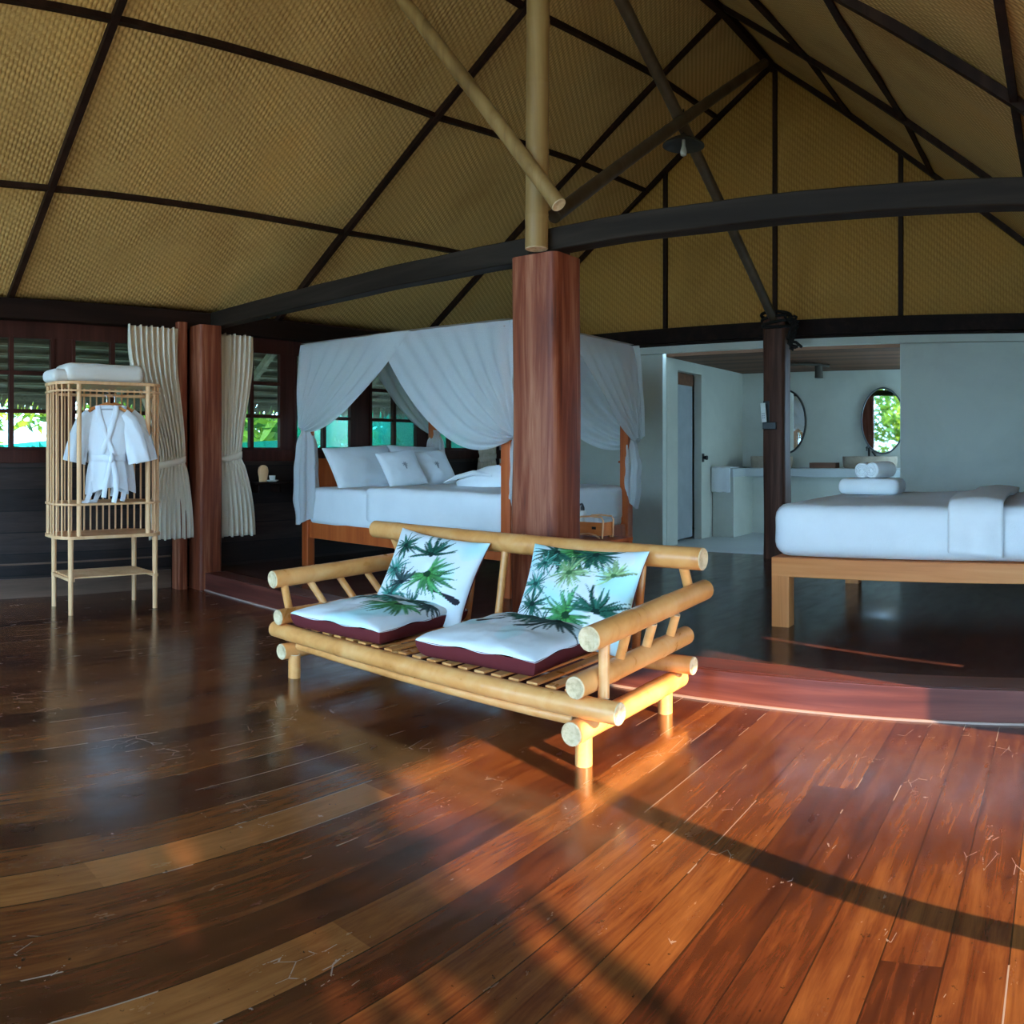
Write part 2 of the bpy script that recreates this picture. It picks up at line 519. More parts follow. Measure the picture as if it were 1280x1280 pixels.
def post_mb(cx, cy, z0, z1, wx, wy, r=0.03, wob=0.01, seed=0, nz_=26, top=1.0):
    """hand-hewn square post"""
    mb = MB()
    rings = []
    n = 6
    for k in range(nz_ + 1):
        z = z0 + (z1 - z0) * k / nz_
        q = 1 + (top - 1) * k / nz_
        ring = []
        for (sx, sy, a0) in ((1, 1, 0), (-1, 1, 90), (-1, -1, 180), (1, -1, 270)):
            for i in range(n):
                a = R(a0 + 90 * i / (n - 1))
                x = sx * (wx / 2 - r) * q + math.cos(a) * r
                y = sy * (wy / 2 - r) * q + math.sin(a) * r
                w = 1 + wob * nz(x * 3, y * 3, z, 1.3, seed) / max(wx, 0.05)
                ring.append(Vector((cx + x * w + wob * nz(0, 0, z, 0.8, seed + 5), cy + y * w, z)))
        rings.append(ring)
    mb.rings(rings)
    return mb


def rrect(cx, cy, hx, hy, r, n=6):
    r = min(r, hx, hy)
    out = []
    for (sx, sy, a0) in ((1, 1, 0), (-1, 1, 90), (-1, -1, 180), (1, -1, 270)):
        for i in range(n):
            a = R(a0 + 90 * i / (n - 1))
            out.append((cx + sx * (hx - r) + math.cos(a) * r, cy + sy * (hy - r) + math.sin(a) * r))
    return out


def soft_slab(x0, x1, y0, y1, z0, z1, edge=0.05, corner=0.06, amp=0.006, seed=0, crown=0.0, sub=10):
    """a mattress / folded cloth: rounded box with gentle unevenness"""
    cx, cy, hx, hy = (x0 + x1) / 2, (y0 + y1) / 2, (x1 - x0) / 2, (y1 - y0) / 2
    prof = []
    H = z1 - z0
    e = min(edge, H * 0.49)
    for k in range(5):
        a = R(90 * k / 4); prof.append((e * (1 - math.sin(a)), z0 + e * (1 - math.cos(a))))
    for k in range(1, 6):
        prof.append((0, z0 + e + (H - 2 * e) * k / 6))
    for k in range(5):
        a = R(90 * k / 4); prof.append((e * (1 - math.cos(a)), z1 - e + e * math.sin(a)))
    m = min(hx, hy)
    for k in range(1, sub):
        prof.append((e + (m * 0.97 - e) * k / sub, z1 + crown * math.sin(R(90 * k / sub))))
    mb = MB(); rings = []
    def dens(pts, n=40):
        # even spacing along the loop
        P = [Vector(p) for p in pts] + [Vector(pts[0])]
        L = [0]
        for a, b in zip(P, P[1:]): L.append(L[-1] + (b - a).length)
        out = []; j = 0
        for i in range(n):
            t = L[-1] * i / n
            while L[j + 1] < t: j += 1
            f = (t - L[j]) / max(1e-9, L[j + 1] - L[j])
            out.append(P[j].lerp(P[j + 1], f))
        return out
    for (ins, z) in prof:
        loop = dens([Vector((p[0], p[1], 0)) for p in rrect(cx, cy, hx - ins, hy - ins, max(corner - ins, 0.012))], 96)
        ring = []
        for p in loop:
            d = amp * nz(p.x, p.y, z, 3.0, seed) + amp * 0.6 * nz(p.x, p.y, z, 9.0, seed + 3)
            out = Vector((p.x - cx, p.y - cy, 0)); out.normalize()
            ring.append(Vector((p.x, p.y, z)) + out * d + Vector((0, 0, d * 0.8 if z > z0 + e else 0)))
        rings.append(ring)
    mb.rings(rings)
    return mb


def pillow_mb(w, l, top, bot, n=40, pinch=0.06, pw=0.42, boxy=False, seed=0, amp=0.006, ripple=0.0):
    """pillow in its own frame: x width, y length, z up; material 0 upper side, 1 lower side"""
    mb = MB()
    def uvmap(t):
        return math.sin((t * 2 - 1) * PI / 2)
    def shape(u, v):
        x = w / 2 * u * (1 - pinch * (1 - v * v))
        y = l / 2 * v * (1 - pinch * (1 - u * u))
        return x, y
    def up(i, j):
        u, v = uvmap(i), uvmap(j)
        x, y = shape(u, v)
        q = max(0.0, (1 - u * u) * (1 - v * v))
        z = top * q ** pw + amp * q ** .3 * (nz(x, y, 0, 7, seed) + 0.5 * nz(x, y, 0, 17, seed + 1))
        if ripple:
            ee = max(abs(u), abs(v))
            z += ripple * max(0, ee - 0.8) * 5 * math.sin((math.atan2(v, u)) * 9 + seed)
        return (x, y, z)
    def dn(i, j):
        u, v = uvmap(i), uvmap(j)
        x, y = shape(u, v)
        if boxy:
            m = max(abs(u), abs(v))
            z = -bot * (1 - m ** 14) ** 0.5
            k = 1 - 0.02 * (1 - m ** 6)
            x *= k; y *= k
        else:
            q = max(0.0, (1 - u * u) * (1 - v * v))
            z = -bot * q ** pw
        return (x, y, z)
    mb.grid(up, n, n, 0)
    mb.grid(dn, n, n, 1)
    return mb


def copy_tree(o, parent=None):
    c = o.copy(); COL.objects.link(c); c.parent = parent
    for ch in [x for x in bpy.data.objects if x.parent == o]:
        copy_tree(ch, c)
    return c

# ================================================================== SETTING
ZF = 0.16                      # height of the raised floor
ST = [  # roof stations: y, left eave z, ridge x, ridge z, right eave x, right eave z
    (-4.6, 2.62, -3.02, 4.98, 0.60, 2.62),
    (2.12, 2.63, -3.05, 5.03, 0.60, 2.62),
    (4.96, 2.66, -3.05, 5.13, 0.62, 2.64),
    (7.10, 2.67, -3.08, 5.46, 0.70, 2.66),
    (8.58, 2.69, -3.12, 5.57, 0.62, 2.68),
]
XL = -6.95

def station(y):
    y = min(max(y, ST[0][0]), ST[-1][0])
    for a, b in zip(ST, ST[1:]):
        if y <= b[0]:
            f = (y - a[0]) / (b[0] - a[0])
            return [p + (q - p) * f for p, q in zip(a, b)]
    return list(ST[-1])

def roof_z(x, y):
    _, ze, xr, zr, xe, zre = station(y)
    if x <= xr:
        return ze + (zr - ze) * (x - XL) / (xr - XL)
    return zre + (zr - zre) * (xe - x) / (xe - xr)

def uv_layer(o, fn):
    me = o.data
    uv = me.uv_layers.new(name='UVMap')
    for lp in me.loops:
        uv.data[lp.index].uv = fn(me.vertices[lp.vertex_index].co)

# floor of the living area, boards running away from the viewer
mb = MB(); mb.box(XL, 3.0, -5.2, 3.94, -0.12, 0.0)
struct('floor', mb, M['floor'], smooth=False)
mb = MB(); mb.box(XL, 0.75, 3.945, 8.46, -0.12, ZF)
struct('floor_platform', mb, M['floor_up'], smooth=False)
mb = MB(); mb.box(-4.6, 0.75, 8.46, 11.15, -0.12, ZF + 0.004)
mb.box(-6.95, -4.6, 8.46, 11.15, -0.12, ZF + 0.004)
struct('floor_bathroom', mb, M['cement'], smooth=False)

M['riser'] = wood('red_riser_board', (0.04, 0.010, 0.008), (0.10, 0.025, 0.018), (0.18, 0.052, 0.035), 'X', 0.3, 16)
mb = MB(); mb.box(-6.62, 0.75, 3.915, 3.945, 0.0, ZF + 0.002)
mb.box(-6.62, 0.75, 3.945, 4.14, ZF - 0.02, ZF + 0.003)
tr = struct('trim_1', mb, M['riser'], smooth=False, bevel=0.004)
mb = MB(); mb.box(-6.62, 0.75, 3.903, 3.915, 0.0, 0.010)
mb.build('edge_strip', plain('pale_strip', (0.36, 0.25, 0.21), 0.5), tr, smooth=False)

# roof lining: both slopes in one mesh
mb = MB()
def slope_grid(mb, left):
    n = 60
    def fn(u, v):
        y = ST[0][0] + (ST[-1][0] - ST[0][0]) * v
        s = station(y)
        x = XL + (s[2] - XL) * u if left else s[2] + (s[4] - s[2]) * u
        sagm = (0.030 * nz(x, y, 0, 0.9, 3) + 0.02 * nz(x * .4, y, 0, 2.6, 8)) * math.sin(PI * min(1, max(0, u))) ** .5
        return (x, y, roof_z(x, y) + sagm)
    mb.grid(fn, 40, 140)
slope_grid(mb, True); slope_grid(mb, False)
# unseen eave added on the right, carried low to cut off the sun
def fe(u, v):
    y = ST[0][0] + (ST[-1][0] - ST[0][0]) * v
    s = station(y)
    return (s[4] + 1.55 * u, y, s[5] - 1.07 * u)
mb.grid(fe, 4, 30)
ceil = struct('ceiling', mb, M['weave'], angle=80, solid=0.02)
def roof_uv(co):
    s = station(co.y)
    d = math.hypot(co.x - XL, co.z - s[1]) if co.x < s[2] + 1e-4 else math.hypot(co.x - s[4], co.z - s[5]) + 20
    return (d, co.y)
uv_layer(ceil, roof_uv)

def strut_box(p0, p1, w, h, drop=0.0, n=1):
    """square timber between two points"""
    p0, p1 = Vector(p0), Vector(p1)
    d = (p1 - p0).normalized()
    ref = Vector((0, 0, 1)) if abs(d.z) < 0.95 else Vector((0, 1, 0))
    a = d.cross(ref).normalized(); b = a.cross(d).normalized()
    if b.z < 0: b = -b
    mb = MB()
    rings = []
    for k in range(n + 1):
        c = p0.lerp(p1, k / n) - b * drop
        rings.append([c + a * sx * w / 2 + b * sy * h / 2 for sx, sy in ((1, 1), (-1, 1), (-1, -1), (1, -1))])
    mb.rings(rings)
    return mb

def poly_bar(pts, w, h):
    mb = MB()
    pts = [Vector(p) for p in pts]
    rings = []
    for k, p in enumerate(pts):
        d = (pts[min(k + 1, len(pts) - 1)] - pts[max(k - 1, 0)]).normalized()
        a = d.cross(Vector((0, 0, 1))).normalized(); b = a.cross(d).normalized()
        rings.append([p + a * sx * w / 2 + b * sy * h / 2 for sx, sy in ((1, 1), (-1, 1), (-1, -1), (1, -1))])
    mb.rings(rings)
    return mb

for y in (-3.6, -0.75, 2.12, 4.96, 7.10, 8.50):
    s = station(y)
    strut_box((XL, y, s[1] - 0.035), (s[2], y, s[3] - 0.035), 0.052, 0.06).build('rafter', M['batten'], ceil, smooth=False)
for y in (-0.8, 1.9, 4.50, 7.00, 8.50):
    s = station(y)
    strut_box((s[4], y, s[5] - 0.035), (s[2], y, s[3] - 0.035), 0.052, 0.06).build('rafter', M['batten'], ceil, smooth=False)
YS = [-4.6, 0.2, 2.12, 3.5, 4.96, 6.0, 7.1, 7.8, 8.55]
for x in (-5.86, -4.70, -3.78):
    poly_bar([(x, y, roof_z(x, y) - 0.03) for y in YS], 0.045, 0.04).build('purlin', M['batten'], ceil, smooth=False)
for x in (-2.25, -1.36, -0.27):
    poly_bar([(x, y, roof_z(x, y) - 0.03) for y in YS], 0.045, 0.04).build('purlin', M['batten'], ceil, smooth=False)
poly_bar([(station(y)[2], y, station(y)[3] - 0.07) for y in YS], 0.07, 0.08).build('ridge_beam', M['batten'], ceil, smooth=False)

# gable end
s = ST[-1]
mb = MB()
yb = 8.56
mb.add([(XL, yb, 2.60), (s[4], yb, 2.60), (s[4], yb, 2.70), (s[2], yb, s[3] + .01), (XL, yb, 2.70)], [(0, 1, 2, 3, 4)])
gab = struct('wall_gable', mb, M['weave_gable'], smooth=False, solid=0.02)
uv_layer(gab, lambda co: (co.z, co.x))
for x in (-5.82, -4.45, -3.10, -1.70, -0.35):
    MB().box(x - 0.024, x + 0.024, yb - 0.05, yb - 0.011, 2.66, roof_z(x, 8.55) - 0.03).build('batten', M['batten'], gab, smooth=False)

# left wall: plank skirt, header, sash windows between
mb = MB()
mb.box(-7.0, XL, -4.6, 8.6, -0.1, 1.19)
wl = struct('wall_left', mb, M['plank'], smooth=False)
mb = MB(); mb.box(-6.955, -6.925, -4.6, 3.72, 0.0, 0.17)
mb.box(-6.955, -6.93, -4.6, 3.72, 0.29, 0.305)
struct('baseboard_left', mb, wood('weathered_board', (0.06, 0.032, 0.02), (0.13, 0.07, 0.045), (0.26, 0.15, 0.10), 'Y', 0.6, 12), smooth=False)
mb = MB(); mb.box(-7.0, XL, -4.6, 8.6, 2.30, 2.60); mb.rings([[(-7.0, y, 2.58), (XL, y, 2.58), (XL, y, roof_z(XL, y) + 0.012), (-7.0, y, roof_z(XL, y) + 0.012)] for y in (-4.6, 2.12, 4.96, 7.1, 8.6)])
mb.build('header_board', M['sash'], wl, smooth=False)
mb = MB(); mb.box(-7.0, -6.90, -4.6, 8.6, 1.19, 1.305)
mb.build('sill_board', M['sash'], wl, smooth=False, bevel=0.006)

ROWS = [(1.33, 1.63), (1.665, 1.965), (2.0, 2.29)]
SASH = [(0.22, 0.98), (1.75, 2.545), (2.72, 3.52), (4.27, 5.03), (5.19, 5.99), (6.25, 7.02), (7.18, 7.98)]
prev = -1.9
k = 0
jm = MB()
for (a, b) in SASH:
    jm.box(-7.0, XL - 0.003, prev, a, 1.30, 2.31)
    prev = b
    k += 1
    c = (a + b) / 2
    fr = MB()
    x0, x1 = -6.985, -6.935
    fr.box(x0, x1, a, a + 0.03, 1.305, 2.30); fr.box(x0, x1, b - 0.03, b, 1.305, 2.30)
    fr.box(x0, x1, c - 0.021, c + 0.021, 1.305, 2.30)
    zs = [1.305] + [q for r_ in ROWS for q in r_] + [2.31]
    for z0, z1 in zip(zs[0::2], zs[1::2]):
        fr.box(x0 + 0.004, x1 - 0.004, a + 0.03, c - 0.021, z0, z1)
        fr.box(x0 + 0.004, x1 - 0.004, c + 0.021, b - 0.03, z0, z1)
    w = struct('window_%d' % k, fr, M['sash'], smooth=False)
    g = MB(); g.box(-6.963, -6.957, a + 0.028, b - 0.028, 1.31, 2.30)
    g.build('pane', M['glass'], w, smooth=False)
jm.box(-7.0, XL - 0.003, prev, 8.6, 1.30, 2.31)
jm.build('jamb_board', M['sash'], wl, smooth=False)
# wall plate under the rafters
mb = MB(); mb.box(-7.02, -6.82, -4.6, 8.5, 2.44, 2.62)
mb.build('wall_plate', M['plate'], wl, smooth=False, bevel=0.008)

# back walls, bathroom
mb = MB(); mb.box(XL, -4.5, 8.56, 8.66, 0.0, 2.52)
struct('wall_back_left', mb, M['plaster'], smooth=False, bevel=0.008)
mb = MB(); mb.box(-1.714, 0.75, 8.56, 8.68, 0.0, 2.60)
struct('wall_back_right', mb, M['plaster'], smooth=False, bevel=0.008)
mb = MB()
mb.box(-4.6, -4.5, 8.66, 8.95, 0.0, 2.45); mb.box(-4.6, -4.5, 9.62, 11.1, 0.0, 2.45); mb.box(-4.6, -4.5, 8.95, 9.62, 2.27, 2.45)
struct('wall_bathroom_left', mb, M['plaster'], smooth=False)
mb = MB(); mb.box(3.4, 3.5, 5.0, 15.0, -0.8, 3.9)
struct('wall_sun_block', mb, M['plaster'], smooth=False)  # unseen wall, added to keep direct sun out of the bathroom
mb = MB(); mb.box(-4.6, -1.5, 11.02, 11.12, 0.0, 2.5)
struct('wall_bathroom_back', mb, M['plaster'], smooth=False)
mb = MB()
mb.box(-0.5, -0.4, 8.68, 8.9, 0.0, 2.5); mb.box(-0.5, -0.4, 10.8, 11.02, 0.0, 2.5)
mb.box(-0.5, -0.4, 8.9, 10.8, 2.38, 2.5)
struct('wall_bathroom_right', mb, M['plaster'], smooth=False)
mb = MB(); mb.box(-6.9, -0.4, 8.66, 11.1, 2.40, 2.46)
struct('ceiling_bathroom', mb, M['slatceil'], smooth=False)
mb = MB(); mb.box(-5.75, -5.65, 8.66, 11.1, 0.0, 2.5); mb.box(-5.7, -4.6, 11.0, 11.1, 0.0, 2.5)
struct('wall_closet', mb, M['plaster'], smooth=False)
mb = MB(); mb.box(-6.95, 0.72, 8.42, 8.55, 2.53, 2.70)
mb.box(-6.95, 0.72, 8.46, 8.555, 2.505, 2.53)
struct('trim_2', mb, M['plate'], smooth=False, bevel=0.006)
mb = MB(); mb.box(-4.95, 0.72, 8.49, 8.56, 2.425, 2.504)
struct('trim_3', mb, M['plaster'], smooth=False)

d = MB(); d.box(-4.66, -4.62, 8.96, 9.61, ZF + 0.03, 2.12)
door = struct('door_1', d, M['greydoor'], smooth=False, bevel=0.004)
d = MB(); d.box(-4.65, -4.61, 8.96, 9.61, 2.12, 2.265); d.build('transom', M['tray'], door, smooth=False)
d = MB(); d.tube([(-4.61, 9.02, 1.52), (-4.575, 9.02, 1.52), (-4.555, 9.02, 1.53), (-4.555, 9.02, 1.66)], 0.018, 10); d.box(-4.622, -4.612, 8.99, 9.05, 1.5, 1.68)
d.build('coat_hook', M['black'], door)
d = MB(); d.box(-4.508, -4.494, 9.64, 9.70, 1.15, 1.26); d.tube([(-4.495, 9.67, 1.205), (-4.44, 9.67, 1.205)], [0.018, 0.03], 12)
d.build('knob', M['black'], door)

# right wall (outside the frame): solid beside the bed, open to the veranda in front
mb = MB()
mb.box(0.70, 0.76, 3.51, 3.935, 0.0, 2.62); mb.box(0.70, 0.76, 3.998, 8.6, 0.0, 2.62)
mb.box(0.70, 0.76, -1.6, 0.15, 0.0, 2.62)
mb.box(0.70, 0.76, 3.935, 3.998, 0.0, 0.58); mb.box(0.70, 0.76, 3.935, 3.998, 1.02, 2.62)
struct('wall_right', mb, M['plank'], smooth=False)
mb = post_mb(0.73, 1.955, -0.1, 2.62, 0.095, 0.095, 0.02, 0.004, 4)
struct('trim_4', mb, M['darkpost'])
mb = MB(); mb.box(-40, 40, -40, 40, -0.9, -0.8)
struct('ground', mb, M['soil'], smooth=False)

# thatched eave outside the left windows
mb = MB()
ys0, ys1 = -4.6, 9.0
def fth(u, v):
    y = ys0 + (ys1 - ys0) * v
    return (-6.98 - 1.12 * u, y, 2.62 - 0.78 * u + 0.012 * nz(u * 5, y * 4, 0, 2))
mb.grid(fth, 10, 120)
rnd = random.Random(3)
for i in range(1500):                       # ragged ends of the palm thatch
    y = rnd.uniform(ys0, ys1)
    l = rnd.uniform(0.10, 0.34); wdt = rnd.uniform(0.012, 0.03)
    x = -8.06 + rnd.uniform(-0.03, 0.05); z = 1.86 + rnd.uniform(-0.01, 0.03)
    dy = rnd.uniform(-0.1, 0.1)
    mb.add([(x, y - wdt, z), (x, y + wdt, z), (x - 0.25 * l, y + dy + wdt * .3, z - l * .6), (x - 0.25 * l, y + dy - wdt * .3, z - l * .6)], [(0, 1, 2, 3)])
eave = struct('roof_eave', mb, M['thatch'], smooth=False)
sl = MB()
for k in range(9):
    u = 0.06 + 0.105 * k
    x, z = -6.98 - 1.12 * u, 2.60 - 0.78 * u
    sl.box(x - 0.025, x + 0.025, ys0, ys1, z - 0.03, z - 0.008)
sl.build('thatch_batten', M['thatch_slat'], eave, smooth=False)
for y in (0.4, 2.0, 3.6, 5.1, 6.8, 8.3):
    strut_box((-6.98, y, 2.50), (-8.05, y, 1.76), 0.06, 0.07).build('eave_rafter', M['thatch_slat'], eave, smooth=False)

# planting outside
def foliage(name, boxes, n, size, label, seed, dens=None):
    rnd = random.Random(seed)
    mb = MB()
    clumps = []
    for (x0, x1, y0, y1, z0, z1, m) in boxes:
        for _ in range(m):
            clumps.append((rnd.uniform(x0, x1), rnd.uniform(y0, y1), rnd.uniform(z0, z1), rnd.uniform(0.35, 0.8)))
    for i in range(n):
        c = rnd.choice(clumps)
        d = Vector((rnd.gauss(0, 1), rnd.gauss(0, 1), rnd.gauss(0, 1))).normalized() * c[3] * rnd.uniform(0.5, 1.0)
        p = Vector(c[:3]) + d
        l = size * rnd.uniform(0.6, 1.5); w = l * rnd.uniform(0.22, 0.4)
        a = Vector((rnd.gauss(0, 1), rnd.gauss(0, 1), rnd.gauss(0, .6))).normalized()
        b = a.cross(Vector((rnd.gauss(0, 1), rnd.gauss(0, 1), rnd.gauss(0, 1)))).normalized()
        m = rnd.choices((0, 1, 2), (5, 3, 1.2))[0]
        mb.add([p - a * l * .5, p + b * w * .5, p + a * l * .5 + Vector((0, 0, -l * .15)), p - b * w * .5], [(0, 1, 2, 3)], m)
    o = mb.build(name, LEAF, smooth=False)
    return tag(o, label, 'foliage', kind='stuff')
foliage('garden_foliage', [(-13.5, -11, -3, 18, -0.6, 3.6, 190), (-11.2, -10.4, 4, 16, 0, 2.2, 50), (-17, -15.5, -3, 22, 0, 4.5, 90)], 26000, 0.36,
        'bright yellow green leaves seen through the left windows', 11)
foliage('rear_foliage', [(-10, 1.5, -13, -9.5, -0.6, 1.2, 50), (-5.2, -1.2, -11.5, -9.5, -0.4, 4.0, 75), (3.8, 5.2, -1.9, -0.3, 0.4, 2.6, 26)], 11000, 0.32,  # last box: unseen clump added to break up sunlight on the floor
        'sunlit green leaves mirrored in the bathroom mirrors, plus an unseen clump added to dapple the sun', 12)
# teal net fence
mb = MB()
mb.grid(lambda u, v: (-9.6 + 0.05 * math.sin(u * 40), -3 + 10.2 * u, -0.8 + (2.19 + 0.05 * math.sin(u * 21)) * v), 60, 6)
nf = mb.build('net_fence', M['net'])
tag(nf, 'low teal shade net fence below the leaves outside the left windows', 'fence')
mb = MB()
mb.grid(lambda u, v: (-9.62 + 0.05 * math.sin(u * 40), 7.2 + 9 * u, -0.8 + (2.9 + 0.06 * math.sin(u * 17)) * v), 60, 6)
nf = mb.build('net_fence', M['net'])
tag(nf, 'tall teal net screen outside the windows behind the canopy bed', 'fence')

# ------------------------------------------------------------------ pillars, beams and poles
o = post_mb(-2.97, 4.12, 0.0, 2.475, 0.345, 0.30, 0.05, 0.014, 1).build('pillar', M['pillar'])
tag(o, 'thick red brown wooden pillar standing behind the bamboo sofa', 'pillar')
o = post_mb(-6.74, 3.985, 0.0, 2.47, 0.24, 0.24, 0.03, 0.010, 2).build('pillar', M['pillar'])
tag(o, 'red brown wooden pillar between the two tied curtains by the left wall', 'pillar')
o = post_mb(-6.83, 3.76, 0.0, 2.5, 0.14, 0.10, 0.015, 0.006, 6).build('jamb_post', M['pillar'])
tag(o, 'narrow red brown post against the pillar between the curtains', 'post')
o = post_mb(-2.99, 8.28, ZF, 2.70, 0.25, 0.24, 0.05, 0.012, 3).build('pillar', M['darkpost'])
tag(o, 'dark brown post in front of the bathroom with a white remote on it', 'pillar')

mb = MB()
def rough_beam(x0, x1, y, z0, z1, th, seed, dz=0.0):
    mb = MB(); rings = []
    n = 40
    for k in range(n + 1):
        x = x0 + (x1 - x0) * k / n
        w = 0.008 * nz(x, 0, 0, 1.5, seed); w2 = 0.006 * nz(x, 5, 0, 4, seed)
        zz = dz * k / n
        rings.append([(x, y - th / 2 + w2, z0 + w + zz), (x, y + th / 2 + w2, z0 + w + zz), (x, y + th / 2 + w2, z1 + w + w2 + zz), (x, y - th / 2 + w2, z1 + w + w2 + zz)])
    mb.rings(rings)
    return mb
o = rough_beam(-6.92, -2.86, 4.16, 2.475, 2.625, 0.13, 1).build('tie_beam', M['beam'], bevel=0.008, angle=30)
tag(o, 'dark tie beam from the left wall to the thick pillar', 'beam', kind='thing')
o = rough_beam(-3.02, 0.72, 4.06, 2.487, 2.622, 0.13, 2).build('tie_beam', M['beam'], bevel=0.008, angle=30)
tag(o, 'dark tie beam from the thick pillar across the right half of the room', 'beam', kind='thing')

mb = MB(); mb.pole((-2.905, 3.93, 2.49), (-2.90, 3.95, 4.92), 0.068, 0.42, seed=4)
o = mb.build('bamboo_post', [M['oldbamboo'], M['bend']])
tag(o, 'upright weathered bamboo pole standing on top of the thick pillar', 'pole')
mb = MB(); mb.pole((-2.675, 3.83, 2.685), (-4.16, 3.87, 4.56), 0.045, 0.4, seed=5)
o = mb.build('bamboo_brace', [M['oldbamboo'], M['bend']])
tag(o, 'slanting bamboo brace from the bamboo post up to the left roof slope', 'pole')
mb = MB(); mb.pole((-2.90, 4.1, 2.72), (-3.02, 8.0, 5.30), 0.045, 0.5, seed=6)
o = mb.build('bamboo_brace', [M['dullbamboo'], M['dullbamboo']])
tag(o, 'dim brown brace rising from the bamboo post towards the gable peak', 'pole')
mb = MB(); mb.pole((-2.99, 8.22, 2.66), (-3.0, 4.25, 4.95), 0.048, 0.5, seed=7, bow=0.03)
o = mb.build('bamboo_brace', [M['dullbamboo'], M['dullbamboo']])
tag(o, 'dark brace slanting up from the top of the dark bathroom post', 'pole')

# rope / cable bundle around the post head
mb = MB()
for k in range(4):
    zz = 2.62 + 0.035 * k
    pts = [(-2.99 + 0.155 * math.cos(a) * (1 + .08 * math.sin(3 * a + k)), 8.28 + 0.155 * math.sin(a), zz + 0.03 * math.sin(a + k)) for a in [TAU * i / 28 for i in range(29)]]
    mb.tube(pts, 0.017, 8)
rr = random.Random(5)
for k in range(5):
    a = rr.uniform(0, 6)
    pts = [(-2.80 + 0.06 * math.cos(a + t * .9) + 0.012 * t, 8.14 + 0.03 * math.sin(t), 2.72 - 0.055 * t + 0.04 * math.sin(a + t * 1.3)) for t in range(8)]
    mb.tube(pts, 0.015, 8)
o = mb.build('rope', M['rope'])
tag(o, 'black rope bundle wound round the top of the dark bathroom post', 'rope')

# remote in its bracket
t = thing('remote_holder', 'black bracket holding a remote on the dark bathroom post', 'holder', (-3.035, 8.146, 1.52))
MB().box(-0.055, 0.09, -0.03, 0.015, 0.0, 0.075).build('bracket', M['black'], t, smooth=False, bevel=0.006)
MB().box(-0.06, 0.01, 0.0, 0.012, 0.07, 0.30).build('backplate', M['black'], t, smooth=False, bevel=0.004)
t = thing('remote_control', 'slim white remote standing in the bracket on the dark post', 'remote', (-3.06, 8.098, 1.595))
mbx = MB(); mbx.box(-0.028, 0.028, -0.012, 0.012, 0.0, 0.20, mat=Matrix.Rotation(R(-5), 4, 'Y'))
mbx.build('case', M['remote'], t, smooth=False, bevel=0.006)
mbx = MB()
for i in range(3):
    for j in range(2):
        mbx.box(-0.016 + j * 0.018, -0.004 + j * 0.018, -0.014, -0.011, 0.04 + i * 0.022, 0.052 + i * 0.022, mat=Matrix.Rotation(R(-5), 4, 'Y'))
mbx.build('buttons', M['greydoor'], t, smooth=False)

# hanging lamp by the crossing braces
t = thing('pendant_lamp', 'dark flat lamp shade with a bulb hanging under the roof ridge', 'lamp', (-2.99, 6.05, 3.78))
mb = MB(); mb.rings([[(r * math.cos(TAU * i / 24), r * math.sin(TAU * i / 24), z) for i in range(24)] for r, z in
                     ((0.022, 0.10), (0.03, 0.085), (0.10, 0.055), (0.17, 0.01), (0.172, 0.0), (0.10, 0.035), (0.03, 0.06))])
mb.build('lamp_shade', M['shade'], t)
mb = MB(); mb.rings([[(r * math.cos(TAU * i / 16), r * math.sin(TAU * i / 16), z) for i in range(16)] for r, z in
                     ((0.014, 0.05), (0.016, 0.0), (0.024, -0.025), (0.029, -0.05), (0.024, -0.075), (0.008, -0.085))])
bulbm = NT('frosted_bulb', 0.1, (0.5, 0.48, 0.4), 0.6).m
mb.build('bulb', bulbm, t)
mb = MB(); mb.tube([(0, 0, 0.09), (0.0, 0.0, 0.30)], 0.007, 8); mb.build('cord', M['black'], t)

# bathroom spotlight
t = thing('spotlight', 'small dark spotlight on an arm under the bathroom ceiling', 'lamp', (-3.02, 9.85, 2.40))
mb = MB(); mb.tube([(-0.55, -0.35, -0.05), (-0.1, -0.1, -0.03), (0.14, 0.05, -0.045)], 0.02, 8); mb.build('arm', M['shade'], t)
mb = MB(); mb.tube([(0.02, 0, -0.02), (0.02, 0, -0.05), (0.02, 0, -0.2)], [0.02, 0.048, 0.052], 14); mb.build('lamp_head', M['shade'], t)

# ------------------------------------------------------------------ vanity
mb = MB()
mb.box(-4.5, -0.52, 10.32, 11.02, 0.95, 1.065)
mb.box(-4.5, -4.18, 9.92, 11.02, 0.95, 1.065)
t = mb.build('vanity_counter', M['cement'], smooth=False, bevel=0.012)
tag(t, 'pale cement vanity counter along the back of the bathroom', 'counter')
MB().box(-4.49, -4.19, 9.95, 11.0, ZF + .004, 0.95).build('support', M['plaster'], t, smooth=False, bevel=0.006)
MB().box(-4.19, -0.52, 10.62, 11.0, ZF + .004, 0.95).build('back_panel', M['plaster'], t, smooth=False)

